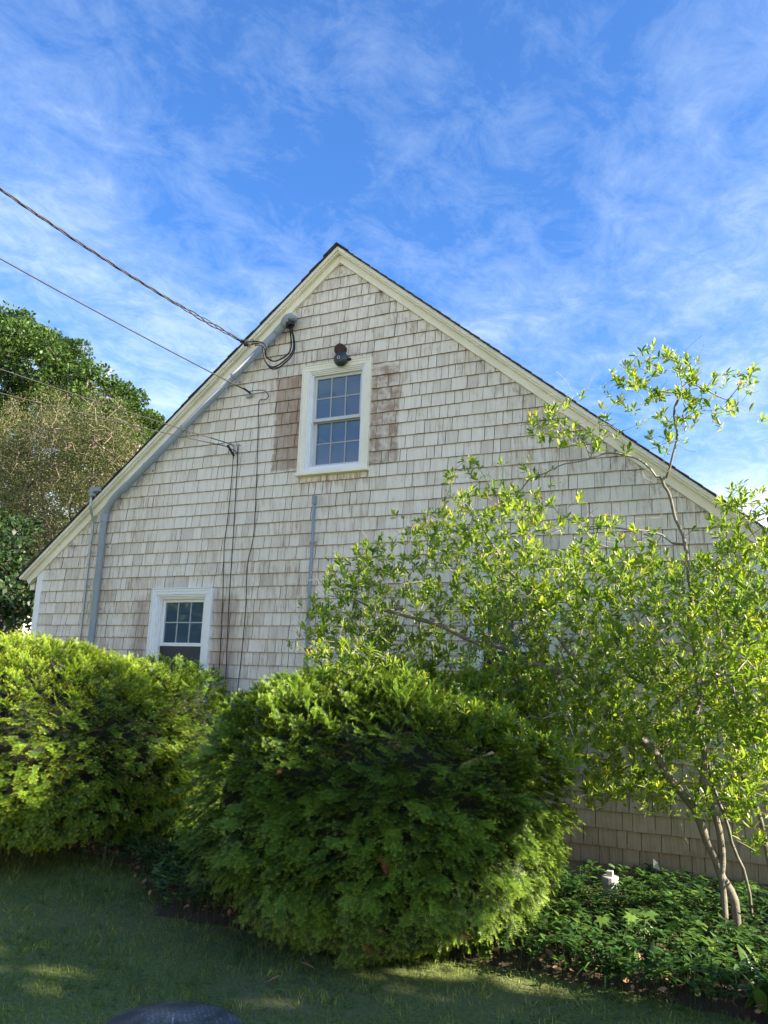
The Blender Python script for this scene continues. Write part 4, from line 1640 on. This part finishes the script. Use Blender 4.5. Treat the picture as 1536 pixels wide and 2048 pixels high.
# tall tree: crown outline in the photograph from (0,590) over (200,760) to (310,850)
pts = [(0, 655, 1.1), (-40, 640, 1.3), (40, 680, 1.0), (95, 690, 1.0), (150, 735, 1.0), (185, 775, .8), (60, 720, 1.2), (10, 700, 1.2), (120, 770, 1.1), (20, 790, 1.2), (80, 820, 1.2), (160, 830, 1.0), (-60, 700, 1.5), (-70, 820, 1.5), (10, 880, 1.3), (90, 900, 1.2), (-40, 940, 1.5), (180, 890, 1.0), (-20, 1020, 1.5), (90, 1000, 1.4), (30, 1120, 1.5), (130, 1090, 1.2), (170, 980, 1.1), (-60, 1150, 1.5)]
pts2 = [(245, 800, .55), (262, 830, .7), (285, 860, .6), (225, 850, .8), (250, 890, .9), (200, 900, .9), (295, 905, .5), (235, 940, 1.0), (240, 790, .4)]
cl = outline_clumps(pts, 10.0, 1, 0, 31, 1.5)
bx = at(40, 1100, 10.0)
clump_tree('broadleaf_tree', 'tall dark green tree behind the left roof slope, topmost at the frame edge', 'tree', (bx.x, 10.0, 0), [(bx.x, 10, -0.1), (bx.x + .2, 10, 3), (bx.x - .2, 10.1, 6), (bx.x - .6, 10, 9)], cl, 0.115, 2100, M['bg_leaf'], M['twig'], 31)
cl2 = outline_clumps(pts2, 8.5, 1, 0, 33, 0.8)
bx = at(240, 1100, 8.5)
clump_tree('broadleaf_tree', 'smaller round green tree showing just above the left roof slope', 'tree', (bx.x, 8.5, 0), [(bx.x, 8.5, -0.1), (bx.x + .1, 8.5, 2), (bx.x, 8.5, 4)], cl2, 0.10, 3200, M['bg_leaf'], M['bark_dark'], 33)
# dark evergreen mass low at the left edge
cl3 = outline_clumps([(10, 1130, .7), (30, 1200, .7), (-30, 1200, .9), (45, 1240, .5), (0, 1270, .7), (50, 1180, .5), (-40, 1100, .9), (20, 1060, .5)], 3.0, 1, 0, 35, 0.6)
bx = at(10, 1250, 3.0)
clump_tree('evergreen_shrub', 'dark large leaved shrub low at the left edge beside the eave', 'shrub', (bx.x, 3, 0), [(bx.x, 3, -0.1), (bx.x, 3, 1), (bx.x, 3, 2)], cl3, 0.11, 1400, M['dark_leaf'], M['bark_dark'], 35)


def dry_shrub():
    rg = np.random.default_rng(77)
    yy = 5.5
    b0 = at(140, 1180, yy)
    root = empty('dry_shrub', (b0.x, yy, 0), 'tangled half bare olive brown shrub in front of the green trees', 'shrub')
    s = Skeleton()
    for k in range(6):
        a = Vector((b0.x + rg.uniform(-.5, .5), yy + rg.uniform(-.4, .4), -0.1))
        e = at(rg.uniform(40, 230), rg.uniform(950, 1050), yy + rg.uniform(-.8, .8))
        s.chain(fine([a, a.lerp(e, 0.5) + Vector((rg.uniform(-.3, .3), 0, 0)), e], 5))
    poly = [(-20, 880), (20, 865), (90, 830), (150, 860), (205, 850), (260, 880), (280, 915), (284, 935), (240, 1010), (170, 1080), (100, 1150), (40, 1180), (-20, 1180)]
    tp = []
    cnt = 0
    while cnt < 2000:
        u, v = rg.uniform(-20, 290), rg.uniform(820, 1190)
        if not inside(u, v, poly):
            continue
        cnt += 1
        e = s.attach(np.array(at(u, v, yy + rg.uniform(-1.1, 1.1))), rg, seg=0.12, wig=0.035, up=-0.3)
        if e is not None:
            tp.append(e)
    for _ in range(260):      # loose shoots breaking the outline
        u = rg.uniform(-20, 285)
        top = np.interp(u, [p[0] for p in poly[:8]], [p[1] for p in poly[:8]])
        e = s.attach(np.array(at(u, top - rg.uniform(0, 1) ** 1.6 * 75 + 10, yy + rg.uniform(-1.0, 1.0))), rg, seg=0.12, wig=0.02, up=0.2)
        if e is not None:
            tp.append(e)
            tp.append(e)
    thick, thin, rad, _ = s.mesh(0.016, r0=0.0045, e=2.7, rmax=0.03)
    thick.build('trunk', M['bark_dark'], root, smooth=True)
    tag(thin.build('twigs', M['tan_twig'], root, smooth=True), kind='stuff')
    n = 70000
    base = np.array([s.p[i] for i in rg.choice(tp, n)])
    P = base + rg.normal(size=(n, 3)) * 0.11
    LT = (np.array([(0, 0, 0), (-.22, .5, .08), (.22, .5, .08), (0, 1, -.05)]), np.array([(0, 2, 1), (1, 2, 3)]), np.array([0, .5, .5, 1.0]))
    V, T, R, Al = scatter(*LT, P, frames(rand_dirs(n) + np.array([0, 0, .3]), rand_dirs(n)), rg.uniform(0.03, 0.06, n), np.clip(rg.normal(size=n) * 0.25 + 0.35, 0, 1))
    tag(np_mesh('foliage', V, T, M['olive_leaf'], root, R, Al), kind='stuff')


dry_shrub()

# ------------------------------------------------------------------ grass and ground cover
def grass():
    rg = np.random.default_rng(5)
    n = 260000
    # denser near the camera: area in view only, with a margin
    y = -D + 1.9 + (rg.random(n) ** 1.25) * 5.2
    x = rg.uniform(-8.2, 1.6, n)
    e = np.array([bed_edge(q) for q in x])
    u, v, z = project(np.stack([x, y, np.zeros(n)], 1))
    ok = (y < e + 0.12 + 0.1 * np.sin(x * 9)) & (u > -150) & (u < 1700) & (v < 2250)
    x, y = x[ok], y[ok]
    n = len(x)
    nz = np.array([noise.noise(Vector((a * 1.3, b_ * 1.3, 0))) for a, b_ in zip(x[::1], y[::1])])
    nz2 = np.array([noise.noise(Vector((a * 7, b_ * 7, 4))) for a, b_ in zip(x, y)])
    keep = rg.random(n) < np.clip(0.85 + nz * 0.8, 0.25, 1)
    x, y, nz, nz2 = x[keep], y[keep], nz[keep], nz2[keep]
    n = len(x)
    P = np.stack([x, y, np.full(n, -0.003)], 1)
    ax = rg.normal(size=(n, 3)) * np.array([.5, .5, .1]) + np.array([0, 0, 1.0])
    LT = (np.array([(-.045, 0, 0), (.045, 0, 0), (.03, .55, .06), (-.03, .55, .06), (0, 1, .22)]), np.array([(0, 1, 2), (0, 2, 3), (3, 2, 4)]), np.array([0, 0, .5, .5, 1.0]))
    sc_ = rg.uniform(0.018, 0.044, n) * (1 + nz2 * 0.5)
    V, T, R, Al = scatter(*LT, P, frames(ax, rand_dirs(n)), sc_, np.clip(0.42 + nz2 * 0.3 - nz * 0.35 + rg.normal(size=n) * 0.2, 0, 1))
    tag(np_mesh('grass', V, T, M['grass'], None, R, Al), 'short mown grass with thin straw patches covering the lawn', 'grass', kind='stuff')


grass()


def whorls(n, region, rg, h=(0.06, 0.16), leaf=(0.035, 0.06), width=1.0):
    """rosettes of oval leaves on short stems"""
    pos, ax, up, sc_, rn = [], [], [], [], []
    st = MB()
    c = 0
    while c < n:
        x, y = region(rg)
        if x is None:
            continue
        c += 1
        hh = rg.uniform(*h)
        top = np.array([x + rg.normal() * 0.02, y + rg.normal() * 0.02, 0.06 + hh])
        st.tube([(x, y, 0.03), tuple(top)], 0.0022, 3, cap=False)
        m = rg.integers(6, 10)
        r_ = rg.normal() * 0.2
        for k in range(m):
            an = k * 2.4 + rg.uniform(0, .5)
            el = rg.uniform(-0.1, 0.7)
            d = np.array([math.cos(an) * math.cos(el), math.sin(an) * math.cos(el), math.sin(el)])
            pos.append(top - np.array([0, 0, 0.012 * (k // 3)]))
            ax.append(d)
            up.append(np.array([0, 0, 1.0]) + rg.normal(size=3) * 0.2)
            sc_.append(rg.uniform(*leaf))
            rn.append(np.clip(0.45 + r_ + rg.normal() * 0.15, 0, 1))
    return np.array(pos), np.array(ax), np.array(up), np.array(sc_), np.array(rn), st


def region_bed(rg):
    x = rg.uniform(-4.6, 1.6)
    y = rg.uniform(-2.4, -0.06)
    if y < bed_edge(x) - 0.05:
        return None, None
    if abs(x + 1.13) < 0.09 and -0.75 < y < -0.3:
        return None, None
    if noise.noise(Vector((x * 2.3, y * 2.3, 2))) < -0.30:
        return None, None
    # nothing under the middle yew
    if ((x + 2.42) / 1.15) ** 2 + ((y + 1.38) / 0.95) ** 2 < 1:
        return None, None
    if x < -3.5 and rg.random() < 0.35:
        return None, None
    return x, y


rg = np.random.default_rng(8)
p_, a_, u_, s__, r_, stm = whorls(3300, region_bed, rg, (0.03, 0.17), (0.022, 0.068))
V, T, R, Al = scatter(*leaf_template(1.0, 0.46, 0.3, 0.2, rows=((0.3, 0.42), (0.72, 0.44))), p_, frames(a_, u_), s__, r_)
gc = np_mesh('ground_cover', V, T, M['cover_leaf'], None, R, Al)
tag(gc, 'mixed low leafy ground cover filling the bed below the wall', 'ground cover', kind='stuff')
tag(stm.build('ground_cover_stems', M['cover_leaf']), 'thin green stems of the low ground cover in the bed', 'ground cover', kind='stuff')


def blades(pos, n, L, W, rg, spread=0.6, bend=0.35, segs=5):
    """arching strap leaves from one point; returns arrays"""
    V, T, R, A = [], [], [], []
    for i in range(n):
        an = rg.uniform(0, 6.28)
        ln = L * rg.uniform(0.65, 1.15)
        lean = spread * rg.uniform(0.3, 1.2)
        d = np.array([math.cos(an) * lean, math.sin(an) * lean, 1.0])
        d /= np.linalg.norm(d)
        side = np.array([-math.sin(an), math.cos(an), 0])
        p = np.array(pos) + rg.normal(size=3) * np.array([.03, .03, 0])
        w = W * rg.uniform(0.7, 1.2)
        k0 = len(V)
        rv = rg.random()
        for s in range(segs + 1):
            t = s / segs
            ww = w * math.sin(math.pi * min(0.98, 0.12 + 0.86 * t)) ** 0.8
            nrm = np.cross(side, d)
            V += [p - side * ww * 0.5, p + nrm * -0.15 * ww, p + side * ww * 0.5]
            R += [rv] * 3
            A += [t] * 3
            if s < segs:
                d = d + np.array([math.cos(an) * bend, math.sin(an) * bend, -bend]) * (1 / segs) * 1.4
                d /= np.linalg.norm(d)
                p = p + d * ln / segs
        for s in range(segs):
            a = k0 + s * 3
            T += [(a, a + 1, a + 4), (a, a + 4, a + 3), (a + 1, a + 2, a + 5), (a + 1, a + 5, a + 4)]
    return np.array(V), np.array(T), np.array(R), np.array(A)


# broad upright lily leaves in the lower right corner of the bed
parts = []
rg = np.random.default_rng(12)
for _ in range(80):
    x = rg.uniform(-0.95, 0.7)
    y = rg.uniform(-2.15, -1.15)
    if x < -0.5 and y > -1.7:
        continue
    parts.append(blades((x, y, 0.05), rg.integers(2, 4), 0.20, 0.050, rg, 0.5, 0.35))
V, T, R, Al = merge(parts)
tag(np_mesh('lily_leaves', V, T, M['cover_leaf'], None, R, Al, smooth=True), 'broad upright lily of the valley leaves crowding the right end of the bed', 'plants', kind='stuff')
# flattened strap leaf clump
ps = at(1268, 1905, -1.9)
V, T, R, Al = blades((-0.86, -1.88, 0.05), 22, 0.34, 0.014, rg, 1.3, 0.7)
tag(np_mesh('strap_leaf_clump', V, T, M['cover_leaf'], None, R, Al), 'flopped clump of long narrow strap leaves at the front of the bed', 'plant')


def lobed_leaf(center, r, nrm, rg, rnd=.7):
    """maple like leaf"""
    n = Vector(nrm).normalized()
    s = n.cross(Vector((0, 1, 0.2))).normalized()
    q = n.cross(s)
    prof = [(-90, .15), (-60, .45), (-35, .55), (-20, .95), (0, .5), (18, .55), (35, 1.05), (55, .55), (72, .6), (90, 1.2), (108, .6), (125, .55), (145, 1.05), (162, .55), (180, .5), (200, .95), (215, .55), (240, .45)]
    V = [Vector(center)]
    for a, rr in prof:
        a = math.radians(a)
        V.append(Vector(center) + (s * math.cos(a) + q * math.sin(a)) * r * rr + n * (-0.12 * r * rr * rr))
    T = [(0, i, i + 1) for i in range(1, len(prof))] + [(0, len(prof), 1)]
    return np.array([tuple(v) for v in V]), np.array(T), np.full(len(V), rnd), np.full(len(V), .5)


def seedling(label, u, v, y, k, r, seed):
    rg = np.random.default_rng(seed)
    c = at(u, v, y)
    root = empty('maple_seedling', (c.x, c.y, 0.04), label, 'plant', 'maple seedlings in the bed')
    st = MB()
    for i in range(k):
        p = Vector((c.x + rg.normal() * r * 1.2, c.y + rg.normal() * r, c.z + rg.normal() * r * 0.9))
        V, T, R, A_ = lobed_leaf(p, r * rg.uniform(.7, 1.1), (rg.normal() * .3, -0.6, 0.8), rg, rg.uniform(.5, 1))
        np_mesh('lobed_leaf', V, T, M['cover_leaf'], root, R, A_)
        st.tube([(c.x, c.y + 0.03, 0.04), tuple(p.lerp(Vector((c.x, c.y + 0.03, 0.1)), 0.3)), tuple(p)], 0.002, 4)
    st.build('stem', M['cover_leaf'], root)


seedling('maple seedling with pointed lobed leaves in the middle of the right bed', 1285, 1835, -1.55, 6, 0.062, 1)
seedling('maple seedling at the right end of the bed below the trunk', 1370, 1900, -1.6, 5, 0.058, 2)
seedling('shaded maple seedling in the gap between the two big yews', 330, 1620, -1.1, 6, 0.065, 3)

# weeds in the gap between the two yews
rg = np.random.default_rng(18)


def region_gap(rg):
    x = rg.uniform(-5.3, -3.5)
    y = rg.uniform(-1.75, -0.6)
    return x, y


p_, a_, u_, s__, r_, stm = whorls(260, region_gap, rg, (0.06, 0.26), (0.03, 0.055))
V, T, R, Al = scatter(*leaf_template(1.0, 0.4, 0.3, 0.2, rows=((0.3, 0.42), (0.72, 0.44))), p_, frames(a_, u_), s__, r_)
tag(np_mesh('weeds', V, T, M['cover_leaf'], None, R, Al), 'straggling leafy weeds in the dark gap between the two yews', 'weeds', kind='stuff')
tag(stm.build('weed_stems', M['cover_leaf']), 'thin stems of the weeds between the two yews', 'weeds', kind='stuff')

# ------------------------------------------------------------------ small things
# fallen leaves and litter on the bed, clover in the lawn
rg = np.random.default_rng(61)
n = 1500
x = rg.uniform(-5.2, 1.5, n)
y = np.array([rg.uniform(bed_edge(q) - 0.1, -0.1) for q in x])
V, T, R, Al = scatter(*leaf_template(1.0, 0.55, 0.5, -0.4), np.stack([x, y, np.full(n, 0.085)], 1), frames(rg.normal(size=(n, 3)) * np.array([1, 1, .25]), np.array([0, 0, 1.0]) + rg.normal(size=(n, 3)) * 0.5), rg.uniform(0.025, 0.055, n), rg.random(n))
tag(np_mesh('leaf_litter', V, T, M['brown_leaf'], None, R, Al), 'scattered brown leaf litter on the soil of the bed', 'leaf litter', kind='stuff')


def region_lawn(rg):
    y = rg.uniform(-4.2, -1.9)
    x = rg.uniform(-5.5, 0.6)
    if y > bed_edge(x) - 0.02 or noise.noise(Vector((x * 1.7, y * 1.7, 9))) < 0.05:
        return None, None
    return x, y


p_, a_, u_, s__, r_, stm = whorls(1300, region_lawn, rg, (-0.045, -0.03), (0.008, 0.016))
V, T, R, Al = scatter(*leaf_template(1.0, 0.8, 0.2, 0.1, rows=((0.3, 0.42), (0.72, 0.44))), p_, frames(a_, u_), s__, np.clip(r_ + 0.2, 0, 1))
tag(np_mesh('clover', V, T, M['cover_leaf'], None, R, Al), 'tiny clover leaves mixed into the mown lawn', 'clover', kind='stuff')

# white drain cleanout standing in the ground cover
bk = at(1220, 1760, -0.42)
cl_ = empty('drain_cleanout', (bk.x, bk.y, 0.05), 'white plastic drain cleanout with square cap plug by the wall', 'pipe')
zt = at(1220, 1758, -0.42).z
mb = MB()
mb.tube([(bk.x, bk.y, 0.0), (bk.x, bk.y, zt - 0.03)], 0.050, 20)
mb.build('pipe', M['white_plastic'], cl_, smooth=False)
mb = MB()
mb.tube([(bk.x, bk.y, zt - 0.032), (bk.x, bk.y, zt - 0.028), (bk.x, bk.y, zt + 0.015), (bk.x, bk.y, zt + 0.02)], [0.055, 0.060, 0.060, 0.054], 20)
mb.build('cap', M['white_plastic'], cl_, smooth=False)
mb = MB()
mb.box(bk.x - 0.022, bk.x + 0.022, bk.y - 0.022, bk.y + 0.022, zt + 0.02, zt + 0.055)
mb.build('plug', M['white_plastic'], cl_, bevel=0.003)
# scrap of white plastic
c = at(1312, 1728, -0.25)
mb = MB()
mb.add([(c.x - .02, c.y, c.z - .03), (c.x + .03, c.y - .01, c.z - .035), (c.x + .01, c.y + .01, c.z + .01), (c.x - .02, c.y + .012, c.z + .03), (c.x + .0, c.y + .02, c.z - .01)],
       [(0, 1, 2), (0, 2, 3), (1, 4, 2), (2, 4, 3), (0, 4, 1), (0, 3, 4)])
tag(mb.build('plastic_tag', M['white_plastic']), 'small crumpled white plastic scrap among leaves at the wall foot', 'litter')

# round black table top with a centre hole
def disc():
    z = 0.085
    d = Vector(at(358, 2036, 0) - CAM)
    t = (z - CAM.z) / d.z
    c = CAM + d * t
    c = Vector((c.x + 0.01, c.y - 0.06, z))
    root = empty('black_disc', (c.x, c.y, 0), 'round black plastic disc with a centre hole lying on the lawn', 'disc')
    R, n = 0.29, 64
    prof = [(0.038, -0.05), (0.038, 0.004), (0.046, 0.008), (0.10, 0.006), (0.20, -0.002), (0.255, -0.008), (R, -0.022), (R + 0.004, -0.036), (R - 0.004, -0.06), (R - 0.02, -0.06)]
    V, Fc = [], []
    for r, h in prof:
        for k in range(n):
            a = 2 * math.pi * k / n
            V.append((c.x + r * math.cos(a), c.y + r * math.sin(a), c.z + h))
    for i in range(len(prof) - 1):
        for k in range(n):
            Fc.append((i * n + k, (i + 1) * n + k, (i + 1) * n + (k + 1) % n, i * n + (k + 1) % n))
    mb = MB()
    mb.add(V, Fc)
    mb.build('top', M['disc'], root, smooth=True)
    mb = MB()
    mb.tube([(c.x, c.y, 0.0), (c.x, c.y, c.z - 0.02)], 0.16, 24)
    mb.build('foot', M['rubber'], root)


disc()


def dry_leaf(label, u, v, ang, L):
    d = Vector(at(u, v, 0) - CAM)
    t = (0.035 - CAM.z) / d.z
    c = CAM + d * t
    V, T, A_ = leaf_template(L, 0.3, 0.8, -0.3)
    ca, sa = math.cos(ang), math.sin(ang)
    W = np.stack([V[:, 0] * ca - V[:, 1] * sa + c.x, V[:, 0] * sa + V[:, 1] * ca + c.y, V[:, 2] + c.z], 1)
    tag(np_mesh('fallen_leaf', W, T, M['brown_leaf'], None, np.full(len(W), .5), A_), label, 'leaf', 'dry leaves on the lawn')


dry_leaf('curled dry leaf on the lawn just above the black disc', 532, 1966, -0.6, 0.075)
dry_leaf('flat dry leaf on the lawn below the middle yew', 632, 1938, 1.9, 0.085)

# ------------------------------------------------------------------ neighbours out of frame that shade the lawn and mirror in the panes
def mass(name, label, cat, cx, cy, r, h, seed, n=2600, leaf=0.12, group=None):
    rg = np.random.default_rng(seed)
    cl = []
    for _ in range(9 + int(2 * h)):
        cl.append((cx + rg.uniform(-.5, .5) * r, cy + rg.uniform(-.8, .8) * r, rg.uniform(0.12, 0.88) * h, r * rg.uniform(.45, .65)))
    return clump_tree(name, label, cat, (cx, cy, 0), [(cx, cy, -.1), (cx, cy, h * .4), (cx, cy, h * .7)], cl, leaf, n, M['bg_leaf'], M['bark_dark'], seed, squash=0.9, group=group)


mass('boundary_tree', 'slim boundary tree right of the camera nearest the house', 'tree', 5.4, -2.95, 1.1, 5.55, 91, 950, 0.2, 'boundary trees')
mass('boundary_tree', 'dense boundary tree right of the camera in the middle', 'tree', 5.4, -5.45, 1.25, 5.7, 92, 600, 0.23, 'boundary trees')
mass('boundary_tree', 'dense boundary tree right of the camera farthest from the house', 'tree', 5.8, -7.6, 1.6, 4.8, 93, 350, 0.25, 'boundary trees')
mass('boundary_shrub', 'low boundary shrub right of the house corner', 'shrub', 4.8, -1.4, 1.1, 2.3, 94, 800, 0.15)
mass('broadleaf_tree', 'tree across the yard behind the camera, left one', 'tree', -16.5, -14.0, 4.2, 8.0, 95, 220, 0.32)
mass('broadleaf_tree', 'tree across the yard behind the camera, right one', 'tree', -9.5, -19.0, 3.0, 6.0, 96, 300, 0.3)
mass('broadleaf_tree', 'round tree far behind the house, right of the frame', 'tree', 9.0, 16.0, 2.6, 6.0, 97, 220, 0.3)
mass('broadleaf_tree', 'spreading tree farther behind the house, outside the right edge', 'tree', 16.0, 22.0, 3.4, 7.0, 98, 160, 0.38)
